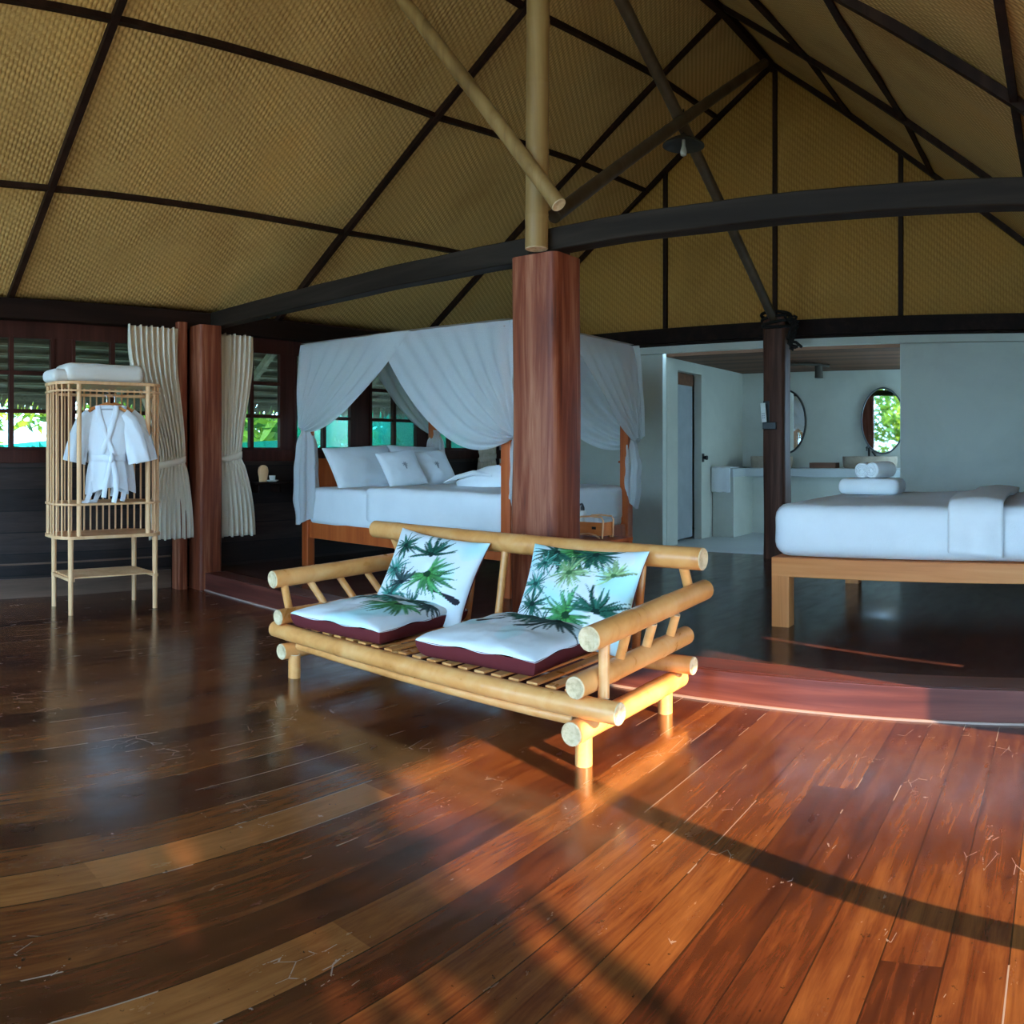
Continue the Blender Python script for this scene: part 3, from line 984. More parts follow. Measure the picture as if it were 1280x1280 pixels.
def basin(x, y, label, rx, ry):
    t = thing('wash_basin', label, 'basin', (x, y, 1.066), 0, 'stone basins on the bathroom counter')
    mb = MB()
    prof = [(0.93, 0.0), (0.96, 0.01), (0.99, 0.07), (1.0, 0.15), (0.985, 0.155), (0.93, 0.15), (0.88, 0.07), (0.70, 0.03)]
    mb.rings([[(rx * q * math.cos(TAU * i / 36), ry * q * math.sin(TAU * i / 36), z) for i in range(36)] for q, z in prof])
    mb.build('bowl', M['basin'], t)
    mb = MB(); mb.tube([(0, 0, 0.03), (0, 0, 0.036)], 0.025, 14); mb.build('drain', M['chrome'], t)
    return t
basin(-2.54, 10.66, 'sand coloured stone basin under the fully visible oval mirror', 0.37, 0.24)
basin(-3.92, 10.66, 'sand coloured stone basin left of the dark post by the white hand towel', 0.30, 0.24)
def faucet(x, y, label):
    t = thing('faucet', label, 'faucet', (x, y, 1.066), 0, 'faucets on the bathroom counter')
    mb = MB(); mb.tube([(0, 0, 0), (0, 0, 0.24), (0, -0.02, 0.275), (0, -0.07, 0.285), (0, -0.13, 0.27), (0, -0.135, 0.23)], 0.014, 10)
    mb.build('spout', M['black'], t)
    mb = MB(); mb.tube([(0.085, 0, 0), (0.085, 0, 0.17)], 0.014, 10); mb.tube([(0.085, 0, 0.16), (0.04, 0.0, 0.22)], 0.01, 8); mb.build('lever', M['black'], t)
faucet(-2.62, 10.94, 'black faucet behind the basin under the fully visible mirror')
faucet(-3.85, 10.94, 'black faucet behind the basin left of the dark post')
t = thing('amenity_tray', 'small reddish brown wooden tray between the two basins', 'tray', (-3.15, 10.6, 1.066))
mb = MB(); mb.box(-0.18, 0.18, -0.1, 0.1, 0, 0.012)
mb.box(-0.18, 0.18, -0.1, -0.088, 0.012, 0.07); mb.box(-0.18, 0.18, 0.088, 0.1, 0.012, 0.07); mb.box(-0.18, -0.168, -0.088, 0.088, 0.012, 0.07); mb.box(0.168, 0.18, -0.088, 0.088, 0.012, 0.07)
mb.build('tray_body', M['tray'], t, smooth=False)

# mirrors on the back wall: round, black rim, slightly turned on their brackets
def mirror(x, z, label, rz, rw, rh):
    t = thing('wall_mirror', label, 'mirror', (x, 10.97, z), rz, 'oval mirrors over the basins')
    n = 48
    def loop(k, y): return [(rw * k * math.cos(TAU * i / n), y, rh * k * math.sin(TAU * i / n)) for i in range(n)]
    mb = MB(); mb.rings([loop(0.985, -0.03), loop(0.985, -0.02)])
    mb.build('glass', M['mirror'], t, smooth=False)
    mb = MB()
    k2 = 1.035
    mb.rings([loop(0.975, -0.035), loop(k2, -0.035), loop(k2, 0.0), loop(0.975, 0.0), loop(0.975, -0.035)], False, False)
    mb.build('rim', M['black'], t, angle=30)
mirror(-2.43, 1.70, 'oval black rimmed mirror fully visible beside the white wall', R(5.5), 0.29, 0.44)
mirror(-3.82, 1.70, 'oval black rimmed mirror half hidden by the dark post', R(0), 0.29, 0.44)
# towel over the end of the counter
mb = MB()
def ftow(u, v):
    x = -4.49 + 0.27 * u
    s_ = v * 0.62
    if s_ < 0.3: y, z = 9.915 + 0.3 - s_, 1.075
    else: y, z = 9.908 - 0.004 * math.sin(u * 9), 1.075 - (s_ - 0.3)
    return (x, y, z + 0.004 * math.sin(u * 14 + v * 5))
mb.grid(ftow, 20, 30)
o = mb.build('hand_towel', M['towel'], solid=0.012)
tag(o, 'white hand towel draped over the left end of the bathroom counter', 'towel')

# ================================================================== FURNITURE
def part(mb, name, mats, t, **kw):
    """mesh given in world coordinates becomes a part of thing t"""
    l = Vector(t.location)
    mb.v = [tuple(Vector(v) - l) for v in mb.v]
    return mb.build(name, mats, t, **kw)

# ------------------------------------------------------------------ bamboo sofa
sofa = thing('bamboo_sofa', 'honey coloured bamboo pole sofa with four palm print cushions', 'sofa', (-2.87, 3.25, 0.0))
BM = [M['bamboo'], M['bend']]
def bpole(name, p0, p1, r, seed, node=0.42, **kw):
    mb = MB(); mb.pole(p0, p1, r, node, seed=seed, **kw)
    return part(mb, name, BM, sofa)
for i, (x, y) in enumerate(((-1.875, 2.865), (-3.80, 2.84), (-1.90, 3.64), (-3.80, 3.64))):
    bpole('leg', (x, y, 0.13), (x, y, 0.0), 0.036, 20 + i, 0.9)
bpole('side_rail', (-1.87, 2.765, 0.155), (-1.87, 3.74, 0.155), 0.049, 30)
bpole('side_rail', (-3.83, 2.77, 0.15), (-3.83, 3.74, 0.155), 0.045, 31)
bpole('seat_rail', (-3.985, 2.835, 0.247), (-1.685, 2.835, 0.25), 0.046, 32, 0.5)
bpole('seat_rail', (-3.985, 3.64, 0.25), (-1.745, 3.64, 0.25), 0.044, 33, 0.5)
bpole('stretcher', (-3.78, 2.858, 0.182), (-1.92, 2.858, 0.182), 0.024, 34)
bpole('arm_support', (-1.865, 2.785, 0.338), (-1.865, 3.80, 0.355), 0.047, 35)
bpole('arm_support', (-3.89, 2.79, 0.335), (-3.89, 3.80, 0.35), 0.045, 36)
bpole('armrest', (-1.82, 2.82, 0.535), (-1.82, 3.93, 0.572), 0.053, 37)
bpole('armrest', (-4.03, 2.85, 0.53), (-3.97, 3.93, 0.572), 0.052, 38)
bpole('top_rail', (-4.11, 3.75, 0.772), (-1.745, 3.75, 0.757), 0.057, 39, 0.55)
for k, (xa, xm) in enumerate(((-1.82, -1.865), (-4.02, -3.89))):
    bpole('arm_spindle', (xa + (0.005 if k == 0 else -0.005), 2.93, 0.50), ((-1.80 if k == 0 else -3.93), 2.90, 0.28 if k == 0 else 0.36), 0.024, 40 + k, 0.9)
    for j, y in enumerate((3.12, 3.36, 3.60)):
        bpole('arm_spindle', (xa, y, 0.50), (xm, y + 0.015, 0.375), 0.022, 50 + 3 * k + j, 0.9)
for j, x in enumerate((-3.70, -3.46, -3.22, -2.99, -2.755, -2.53, -2.31, -2.085)):
    bpole('back_spindle', (x, 3.745, 0.735), (x + 0.005, 3.655, 0.27), 0.022, 60 + j, 0.3)
for j, x in enumerate((-3.93, -1.86)):
    bpole('back_spindle', (x, 3.75, 0.735), (x, 3.83, 0.58), 0.026, 75 + j, 0.9)
for j in range(19):
    x = -3.74 + j * 0.1
    mb = MB(); mb.box(x - 0.029, x + 0.029, 2.86, 3.63, 0.288, 0.300)
    part(mb, 'slat', M['bamboo'], sofa, smooth=False, bevel=0.003)

# ------------------------------------------------------------------ palm print cushions
def palm_print(me, palms, trunks, base=(0.74, 0.80, 0.84), seed=0, wu=1.0, n=None):
    """colours the print of a cushion top: palm crowns drawn frond by frond"""
    rnd = random.Random(seed)
    P = []
    for (cu, cv, s, tone, a0, a1, nb) in palms:
        fr = []
        nb = int(nb * 2.3)
        for k in range(nb):
            a = a0 + (a1 - a0) * (k + rnd.uniform(-0.25, 0.25)) / nb
            fr.append((a, s * rnd.uniform(0.5, 1.08), rnd.uniform(-0.6, 0.6), rnd.uniform(0.6, 1.3), rnd.uniform(0.35, 1.25)))
        P.append((cu, cv, s, tone, fr))
    TON = {'g': ((0.010, 0.045, 0.018), (0.07, 0.30, 0.045), (0.10, 0.36, 0.16)),
           'd': ((0.006, 0.025, 0.022), (0.015, 0.085, 0.055), (0.03, 0.15, 0.11)),
           't': ((0.010, 0.060, 0.055), (0.04, 0.23, 0.17), (0.12, 0.40, 0.34)),
           'l': ((0.05, 0.13, 0.05), (0.22, 0.42, 0.16), (0.36, 0.55, 0.28)),
           'b': ((0.010, 0.016, 0.022), (0.025, 0.05, 0.055), (0.05, 0.10, 0.10))}
    lay = me.color_attributes.new('print', 'FLOAT_COLOR', 'POINT')
    W = max(abs(v.co.x) for v in me.vertices); L = max(abs(v.co.y) for v in me.vertices)
    for v in me.vertices:
        u, w = v.co.x / W, v.co.y / L
        m = 0.5 + 0.5 * nz(u, w, 0, 2.2, seed)
        c = [b * (0.93 + 0.09 * m) for b in base]
        wash = nz(u, w, 3, 1.6, seed + 9)
        if wash > 0.12:
            c = [c[0] * (1 - 0.35 * min(1, wash * 2)), c[1], c[2]]
        for (x0, y0, x1, y1, th) in trunks:
            dx, dy = x1 - x0, y1 - y0
            t = max(0, min(1, ((u - x0) * dx + (w - y0) * dy) / (dx * dx + dy * dy)))
            px, py = x0 + dx * t + 0.05 * math.sin(t * 3), y0 + dy * t
            if math.hypot(u - px, w - py) < th * (0.7 + 0.6 * t):
                c = [0.022, 0.022, 0.032]
        for (cu, cv, s, tone, fr) in P:
            dx, dy = u - cu, w - cv
            r = math.hypot(dx, dy)
            if r > s * 1.1: continue
            a = math.atan2(dy, dx)
            best = 0; bk = 0; bs = 1
            for (fa, fl, cu_, wd, sh_) in fr:
                if r > fl: continue
                ac = fa + cu_ * (r / s) * 0.6
                da = (a - ac + PI) % TAU - PI
                wid = (0.046 * s * wd) * (0.25 + 1.1 * math.sin(PI * min(1, 0.12 + 0.88 * r / fl)))
                dd = abs(da) * r
                if abs(da) < 1.2 and dd < wid:
                    q = 1 - dd / wid
                    if q > best: best = q; bk = r / fl; bs = sh_
            if best > 0.12 or r < 0.09 * s:
                d0, d1, d2 = TON[tone]
                if r < 0.13 * s: cc = d0
                else:
                    f = min(1, bk * 1.3)
                    cc = [p + (q - p) * f for p, q in zip(d1, d2)]
                    sh = 0.5 + 0.9 * nz(u * 3, w * 3, a, 4, seed)
                    cc = [p * bs * (0.6 + 0.6 * max(0, min(1, sh))) for p in cc]
                k = min(1, best * 2.2 + (1 if r < 0.09 * s else 0))
                c = [p + (q - p) * k for p, q in zip(c, cc)]
        lay.data[v.index].color = (*[max(0, min(1, x)) for x in c], 1)

def cushion(label, w, l, top, bot, loc, rot, palms, trunks, seed, boxy=False, n=140):
    mb = pillow_mb(w, l, top, bot, n, 0.03 if boxy else 0.085, 0.33 if boxy else 0.42, boxy, seed, 0.010, 0.006 if boxy else 0.0)
    o = mb.build('palm_cushion', [M['print'], M['maroon']], weld=False, angle=60)
    palm_print(o.data, palms, trunks, seed=seed)
    m = Matrix.Rotation(R(rot[2]), 4, 'Z') @ Matrix.Rotation(R(rot[0]), 4, 'X') @ Matrix.Rotation(R(rot[1]), 4, 'Z')
    o.matrix_world = Matrix.Translation(loc) @ m
    return tag(o, label, 'cushion', 'palm print sofa cushions')
F = TAU
cushion('palm print back cushion leaning at the left end of the bamboo sofa', 0.67, 0.54, 0.085, 0.085, (-3.37, 3.50, 0.555), (62, -5, 7),
        [(0.12, 0.0, 0.62, 'g', -2.9, 1.4, 17), (0.05, 0.42, 0.55, 'd', 0.2, 3.6, 12), (-0.62, -0.05, 0.42, 't', 0, F, 13), (-0.55, -0.62, 0.5, 't', 0, F, 13),
         (-0.62, 0.55, 0.4, 'd', 0, F, 11), (-0.05, -0.75, 0.45, 'd', 0, F, 12), (-0.35, -0.30, 0.4, 'b', 0.5, 4, 9)],
        [(0.25, -0.30, 0.80, -0.42, 0.055)], 21)
cushion('palm print back cushion leaning at the right end of the bamboo sofa', 0.70, 0.55, 0.085, 0.085, (-2.345, 3.52, 0.548), (62, 0, 2),
        [(-0.12, 0.86, 0.62, 'g', 2.8, 6.6, 19), (-0.45, 0.80, 0.5, 'd', 2.2, 6.0, 15), (0.22, 0.82, 0.5, 'd', 3, 6.6, 14), (-0.10, 0.38, 0.38, 'l', 0, F, 15), (0.62, 0.40, 0.36, 'l', 0.2, 4.2, 10),
         (0.02, -0.42, 0.55, 'g', 0.9, 6.4, 21), (0.48, -0.30, 0.52, 'd', -0.4, 3.3, 15), (-0.66, 0.12, 0.36, 't', 0, F, 12), (-0.62, -0.28, 0.38, 'd', 0, F, 12),
         (-0.4, -0.68, 0.4, 'd', 0, F, 12), (-0.6, 0.55, 0.3, 't', 0, F, 10)],
        [], 22)
cushion('flat palm print seat cushion with maroon sides on the left half of the sofa', 0.66, 0.77, 0.072, 0.084, (-3.43, 3.17, 0.384), (0, 0, 6),
        [(0.42, 0.0, 0.62, 'g', 2.6, 6.8, 22), (0.40, 0.25, 0.5, 'd', -0.4, 3.4, 13), (-0.35, 0.42, 0.62, 'b', 2.6, 6.2, 11), (-0.05, 0.30, 0.45, 't', 3.4, 5.8, 9),
         (0.75, 0.35, 0.4, 'b', 3.2, 6.4, 9)],
        [], 23, True)
cushion('flat palm print seat cushion with maroon sides on the right half of the sofa', 0.68, 0.74, 0.074, 0.088, (-2.49, 3.21, 0.388), (0, 0, 4),
        [(-0.02, 0.48, 0.62, 'd', 2.9, 6.6, 14), (0.42, 0.42, 0.72, 'b', 3.2, 6.0, 12), (-0.3, 0.62, 0.4, 'd', 2.5, 6.5, 11)],
        [(-0.20, 0.52, -0.58, -0.12, 0.045)], 24, True)

# ------------------------------------------------------------------ wardrobe
wx, wy = -6.29, 2.74
ward = thing('rod_wardrobe', 'open pale bamboo rod wardrobe by the left windows with white robes hung in it', 'wardrobe', (wx, wy, 0))
def plate(z0, z1, hx, hy, r, hole=None):
    mb = MB()
    lo = rrect(wx, wy, hx, hy, r, 8)
    if hole:
        li = rrect(wx, wy, hx - hole, hy - hole, max(0.02, r - hole), 8)
        mb.rings([[(x, y, z0) for x, y in lo], [(x, y, z1) for x, y in lo], [(x, y, z1) for x, y in li], [(x, y, z0) for x, y in li], [(x, y, z0) for x, y in lo]], False, False)
    else:
        mb.rings([[(x, y, z0) for x, y in lo], [(x, y, z1) for x, y in lo]])
    return mb
HX, HY, RR = 0.235, 0.475, 0.16
part(plate(0.595, 0.622, HX, HY, RR), 'base_shelf', M['stick'], ward, smooth=False, bevel=0.004)
part(plate(0.862, 0.880, HX, HY, RR), 'middle_shelf', M['stick'], ward, smooth=False, bevel=0.004)
part(plate(1.825, 1.850, HX, HY, RR), 'top_shelf', M['stick'], ward, smooth=False, bevel=0.004)
part(plate(1.768, 1.782, HX - 0.0, HY - 0.0, RR, 0.018), 'top_hoop', M['stick'], ward, smooth=False)
loop = [Vector((x, y, 0)) for x, y in rrect(wx, wy, HX - 0.018, HY - 0.018, RR - 0.018, 10)]
loop.append(loop[0]); tot = 0; acc = [0]
for a, b in zip(loop, loop[1:]): acc.append(acc[-1] + (b - a).length)
nr = int(acc[-1] / 0.058); rods = []
for i in range(nr):
    tt = acc[-1] * i / nr
    j = max(k for k in range(len(acc)) if acc[k] <= tt); j = min(j, len(loop) - 2)
    p = loop[j].lerp(loop[j + 1], (tt - acc[j]) / (acc[j + 1] - acc[j] + 1e-9))
    if p.x > wx + 0.16 and abs(p.y - wy) < 0.345: continue
    rods.append(p)
rod0 = None
for p in rods:
    if rod0 is None:
        mb = MB(); mb.tube([(0, 0, 0.62), (0, 0, 1.826)], 0.0085, 8)
        rod0 = mb.build('rod', M['stick'], ward)
        ro = rod0
    else:
        ro = rod0.copy(); COL.objects.link(ro); ro.parent = ward
    ro.location = (p.x - wx, p.y - wy, 0)
for y in (2.44, 3.05):
    mb = MB(); mb.tube([(-6.078, y, 0.622), (-6.078, y, 1.826)], 0.020, 12)
    part(mb, 'front_post', M['stick'], ward)
for x, y in ((-6.08, 2.37), (-6.49, 2.38), (-6.09, 3.12), (-6.49, 3.12)):
    mb = MB(); mb.tube([(x, y, 0.0), (x, y, 0.596)], [0.020, 0.023], 12)
    part(mb, 'leg', M['stick'], ward)
mb = MB()
mb.box(-6.50, -6.07, 2.36, 2.40, 0.262, 0.285); mb.box(-6.50, -6.07, 3.10, 3.14, 0.262, 0.285)
for k in range(9):
    x = -6.48 + k * 0.048
    mb.box(x - 0.015, x + 0.015, 2.38, 3.12, 0.285, 0.297)
part(mb, 'lower_shelf', M['stick'], ward, smooth=False)
mb = MB(); mb.tube([(-6.19, 2.30, 1.745), (-6.19, 3.18, 1.745)], 0.011, 10)
part(mb, 'hanging_rail', M['stick'], ward)

t = thing('folded_blanket', 'cream folded blanket lying on top of the rod wardrobe', 'blanket', (-6.29, 2.64, 1.851))
part(soft_slab(-6.46, -6.14, 2.36, 3.06, 1.851, 2.005, 0.06, 0.05, 0.006, 4), 'blanket_roll', M['blanket'], t, angle=80)
part(soft_slab(-6.44, -6.16, 2.25, 2.40, 1.851, 1.955, 0.045, 0.045, 0.005, 5), 'blanket_fold', M['blanket'], t, angle=80)

# robes on hangers: local frame a (across), d (towards the room), z
def robe(label, hlabel, loc, rz, seed, grp):
    hg = thing('clothes_hanger', hlabel, 'hanger', loc, rz, 'hangers in the rod wardrobe')
    mb = MB()
    mb.tube([(-0.20, 0, -0.085), (-0.11, 0, -0.035), (0, 0, 0.0), (0.11, 0, -0.035), (0.20, 0, -0.085)], [0.010, 0.013, 0.015, 0.013, 0.010], 10)
    mb.build('shoulder_bar', M['teak'], hg)
    mb = MB(); mb.tube([(0, 0, 0.01), (0, 0, 0.055), (0.018, 0, 0.078), (0.0, 0, 0.096), (-0.018, 0, 0.08)], 0.0035, 8)
    mb.build('hook', M['chrome'], hg)
    rb = thing('robe', label, 'robe', loc, rz, grp)
    n = 48
    SX = 0.82
    lv = [(-0.012, 0.065, 0.030), (-0.035, 0.10, 0.036), (-0.07, 0.165, 0.042), (-0.11, 0.205, 0.048), (-0.18, 0.215, 0.058), (-0.28, 0.205, 0.062), (-0.36, 0.195, 0.062),
          (-0.42, 0.178, 0.056), (-0.45, 0.172, 0.054), (-0.50, 0.188, 0.062), (-0.58, 0.205, 0.068), (-0.66, 0.215, 0.070), (-0.70, 0.215, 0.070)]
    rings = []
    for (z, hw, hd) in lv:
        ring = []
        for i in range(n):
            a = TAU * i / n
            fold = 1 + 0.22 * max(0, (-z - 0.25)) * math.sin(9 * a + seed) * 1.2
            zz = z - (0.03 * math.sin(2 * a + seed) if z < -0.65 else 0)
            ring.append((SX * hw * math.cos(a), hd * math.sin(a) * fold + 0.006 * nz(a, z, 0, 6, seed), zz))
        rings.append(ring)
    mb = MB(); mb.rings(rings, True, False)
    torso = mb.build('torso', M['robe'], rb, angle=75)
    for sgn in (-1, 1):
        pts = [(sgn * 0.115, 0, -0.10), (sgn * 0.17, 0.004, -0.15), (sgn * 0.21, 0.008, -0.25), (sgn * 0.24, 0.012, -0.36), (sgn * 0.265, 0.014, -0.47)]
        rr_ = [0.075, 0.085, 0.088, 0.090, 0.094]
        rings = []
        for k, (p, q) in enumerate(zip(pts, rr_)):
            d = (Vector(pts[min(k + 1, 4)]) - Vector(pts[max(k - 1, 0)])).normalized()
            a_ = Vector((d.z, 0, -d.x)); b_ = Vector((0, 1, 0))
            rings.append([Vector(p) + (a_ * math.cos(TAU * i / 24) * q + b_ * math.sin(TAU * i / 24) * q * 0.42 * (1 + 0.18 * math.sin(5 * TAU * i / 24 + seed + k))) for i in range(24)])
        mb = MB(); mb.rings(rings, True, False)
        mb.build('sleeve', M['robe'], rb, angle=75)
    # crossed collar bands, belt, loose ends
    mb = MB()
    for sgn in (-1, 1):
        pts = [(sgn * 0.075, 0.030, -0.018), (sgn * 0.062, 0.052, -0.10), (sgn * 0.02, 0.068, -0.24), (-sgn * 0.045, 0.074, -0.40)]
        mb.tube(pts, [0.022, 0.024, 0.024, 0.022], 10, squash=0.35, up=(0, 1, 0))
    mb.build('collar', M['robe'], rb, angle=75)
    mb = MB()
    ring0 = [(0.150 * math.cos(TAU * i / 40), 0.064 * math.sin(TAU * i / 40)) for i in range(40)]
    mb.rings([[(x, y, -0.415) for x, y in ring0], [(x * 1.01, y * 1.06, -0.42) for x, y in ring0], [(x * 1.01, y * 1.06, -0.455) for x, y in ring0], [(x, y, -0.46) for x, y in ring0]], False, False)
    mb.tube([(-0.03, 0.078, -0.40), (-0.035, 0.092, -0.435), (-0.03, 0.078, -0.47)], [0.014, 0.026, 0.014], 10)
    mb.tube([(-0.03, 0.085, -0.44), (0.0, 0.092, -0.58), (0.02, 0.09, -0.68), (0.03, 0.088, -0.75)], [0.016, 0.02, 0.02, 0.02], 8, squash=0.3, up=(0, 1, 0))
    mb.tube([(-0.035, 0.085, -0.44), (-0.065, 0.092, -0.58), (-0.07, 0.09, -0.70), (-0.05, 0.088, -0.79)], [0.016, 0.02, 0.02, 0.02], 8, squash=0.3, up=(0, 1, 0))
    mb.tube([(0.13, 0.05, -0.62), (0.14, 0.06, -0.72), (0.17, 0.062, -0.79), (0.24, 0.06, -0.81)], [0.016, 0.022, 0.02, 0.016], 8, squash=0.3, up=(0, 1, 0))
    mb.build('belt', M['robe'], rb, angle=75)
    mb = MB(); mb.box(-0.045, 0.045, 0.034, 0.040, -0.052, -0.040)
    mb.build('neck_label', M['greydoor'], torso, smooth=False)
# local x runs to the right in the view, local y towards the viewer
def robe_at(loc, ang, *a):
    pass
robe('front white short sleeved robe hanging on the wardrobe with belt ends dangling', 'wooden hanger carrying the front white robe', (-6.10, 2.69, 1.675), R(-111), 1, 'robes in the rod wardrobe')
robe('second white robe behind the front one, its sleeve showing at the right', 'wooden hanger carrying the second robe behind', (-6.17, 2.79, 1.680), R(-106), 2, 'robes in the rod wardrobe')

# ------------------------------------------------------------------ curtains
def curtain(label, x, top, tie, bot, zs, nf, seed):
    z0, zt, z1 = zs
    t = thing('curtain', label, 'curtain', (x, (top[0] + top[1]) / 2, z1), 0, 'linen curtains by the left windows')
    def fn(u, v):
        z = z0 + (z1 - z0) * v
        vt = (z0 - zt) / (z0 - z1)
        if v < vt:
            f = (v / vt); f = f * f * (3 - 2 * f) if f > 0 else 0
            f = f ** 1.5
            a = top[0] + (tie[0] - top[0]) * f; b = top[1] + (tie[1] - top[1]) * f
        else:
            f = (v - vt) / (1 - vt); f = math.sin(f * PI / 2) ** 0.8
            a = tie[0] + (bot[0] - tie[0]) * f; b = tie[1] + (bot[1] - tie[1]) * f
        w = (b - a)
        y = a + w * u
        am = 0.030 + 0.010 * math.sin(v * 5 + seed)
        ph = TAU * nf * u + 0.9 * nz(u * 2, v * 2, 0, 1.5, seed)
        sq = 0.35 if abs(v - vt) < 0.03 else 1.0
        return (x + am * sq * math.sin(ph) + 0.012 * nz(u * 4, v * 3, 1, 1, seed), y + 0.012 * math.cos(ph) * sq, z + 0.008 * math.sin(ph * .5))
    mb = MB(); mb.grid(fn, nf * 10, 60)
    part(mb, 'cloth', M['curtain'], t, solid=0.006, angle=80)
    mb = MB()
    yc, hw = (tie[0] + tie[1]) / 2, (tie[1] - tie[0]) / 2 + 0.012
    ring = [(math.cos(TAU * i / 28), math.sin(TAU * i / 28)) for i in range(28)]
    mb.rings([[(x + 0.044 * s_, yc + hw * c_, zt + dz + 0.05 * c_ * 0.6) for c_, s_ in ring] for dz in (-0.03, 0.03)], False, False)
    part(mb, 'tieback', M['curtain'], t, solid=0.006, angle=80)
    return t
curtain('oatmeal linen curtain tied back beside the rod wardrobe', -6.74, (3.17, 3.68), (3.50, 3.76), (3.38, 3.85), (2.43, 1.19, 0.48), 9, 1)
curtain('oatmeal linen curtain tied back right of the narrow wall pillar', -6.76, (4.08, 4.53), (4.13, 4.40), (4.11, 4.56), (2.42, 1.23, 0.47), 8, 2)
curtain('dim linen curtain in the far corner behind the canopy bed', -6.80, (7.90, 8.36), (7.98, 8.30), (7.92, 8.36), (2.42, 1.20, 0.50), 8, 3)

# ------------------------------------------------------------------ wall shelf with cup
t = thing('wall_shelf', 'small dark shelf on the plank wall under the window', 'shelf', (-6.85, 4.76, 0.955))
mb = MB(); mb.box(-6.945, -6.72, 4.55, 4.98, 0.965, 0.985); part(mb, 'board', M['plate'], t, smooth=False, bevel=0.003)
for y in (4.62, 4.88):
    mb = MB(); mb.box(-6.945, -6.78, y, y + 0.02, 0.88, 0.965); part(mb, 'bracket', M['plate'], t, smooth=False)
mb = MB()
mb.rings([[(-6.81 + 0.030 * q * math.cos(TAU * i / 24), 4.70 + 0.062 * q * math.sin(TAU * i / 24), 0.986 + z) for i in range(24)]
          for q, z in ((0.75, 0), (0.8, 0.04), (0.95, 0.08), (1.0, 0.11), (0.85, 0.145), (0.5, 0.162), (0.15, 0.167))])
o = mb.build('wooden_ornament', M['stick'])
tag(o, 'small beige rounded ornament on the dark wall shelf', 'ornament')
o = MB(); o.rings([[(-6.78 + q * math.cos(TAU * i / 24), 4.79 + q * math.sin(TAU * i / 24), 0.986 + z) for i in range(24)] for q, z in ((0.035, 0), (0.05, 0.006), (0.065, 0.016), (0.062, 0.018), (0.04, 0.01))])
tag(o.build('saucer', M['remote']), 'white saucer on the dark wall shelf', 'saucer')
o = MB(); o.rings([[(-6.78 + q * math.cos(TAU * i / 24), 4.79 + q * math.sin(TAU * i / 24), 0.998 + z) for i in range(24)] for q, z in ((0.02, 0), (0.028, 0.012), (0.034, 0.05), (0.031, 0.05), (0.024, 0.015))])
tag(o.build('cup', M['remote']), 'small white cup on the saucer on the wall shelf', 'cup')

# ------------------------------------------------------------------ canopy bed
XH, XF, YF, YB = -6.50, -3.985, 5.03, 6.83
bed = thing('canopy_bed', 'mahogany four poster bed draped with white sheer canopy', 'bed', ((XH + XF) / 2, (YF + YB) / 2, ZF))
hp = 0.045
for x, y in ((XH, YF), (XF, YF), (XH, YB), (XF, YB)):
    bp = part(post_mb(x, y, ZF, 2.26 if x == XF else 2.30, 0.092, 0.092, 0.008, 0.0, 0, 4), 'post', M['mahogany'], bed)
    if x == XF:
        mb = MB(); mb.tube([(x - 0.085, y, 1.19), (x + 0.085, y, 1.19)], 0.011, 8); part(mb, 'peg', M['mahogany'], bed).parent = bp
for y in (YF, YB):
    mb = MB(); mb.box(XH + hp, XF - hp, y - 0.022, y + 0.022, 0.44, 0.60); part(mb, 'side_rail', M['mahogany'], bed, smooth=False, bevel=0.004)
    mb = MB(); mb.box(XH + hp, XF - hp, y - 0.02, y + 0.02, 2.26, 2.30); part(mb, 'canopy_rail', M['mahogany'], bed, smooth=False)
for x in (XH, XF):
    mb = MB(); mb.box(x - 0.022, x + 0.022, YF + hp, YB - hp, 0.44, 0.60); part(mb, 'end_rail', M['mahogany'], bed, smooth=False, bevel=0.004)
    mb = MB(); mb.box(x - 0.02, x + 0.02, YF + hp, YB - hp, 2.26, 2.30); part(mb, 'canopy_rail', M['mahogany'], bed, smooth=False)
mb = MB(); mb.box(XH - 0.02, XH + 0.025, YF + hp, YB - hp, 0.60, 1.22); part(mb, 'headboard', M['mahogany'], bed, smooth=False, bevel=0.01)
part(soft_slab(XH + 0.03, XF - 0.03, YF - 0.035, YB + 0.03, 0.575, 0.935, 0.05, 0.07, 0.010, 8, 0.015), 'mattress', M['white'], bed, angle=80)

def swag(P0, P1, G, sag, nrm, nfold, amp, seed, free=0.14):
    P0, P1, G, nrm = Vector(P0), Vector(P1), Vector(G), Vector(nrm)
    def fn(u, t):
        T = P0.lerp(P1, u)
        along = (P1 - P0).normalized()
        e = G + along * (0.05 * (u - 0.3)) + Vector((0, 0, 0.05 * (1 - u) - 0.015))
        q = T.lerp(e, t)
        s_ = 4 * t * (1 - t)
        q += Vector((0, 0, -1)) * (sag + free * u * u) * s_ * u
        q -= along * 0.06 * s_ * u
        ph = TAU * nfold * u + seed + 1.3 * nz(u * 2, t * 2, 0, 1.2, seed)
        f = amp * (0.12 + 0.88 * min(1, t * 1.3)) * (1 - 0.55 * t * t)
        q += nrm * (f * math.sin(ph) + 0.03 * s_)
        q += nrm * 0.02 * nz(u * 3, t * 2, 2, 1.5, seed)
        return q
    mb = MB(); mb.grid(fn, nfold * 9, 44)
    return mb
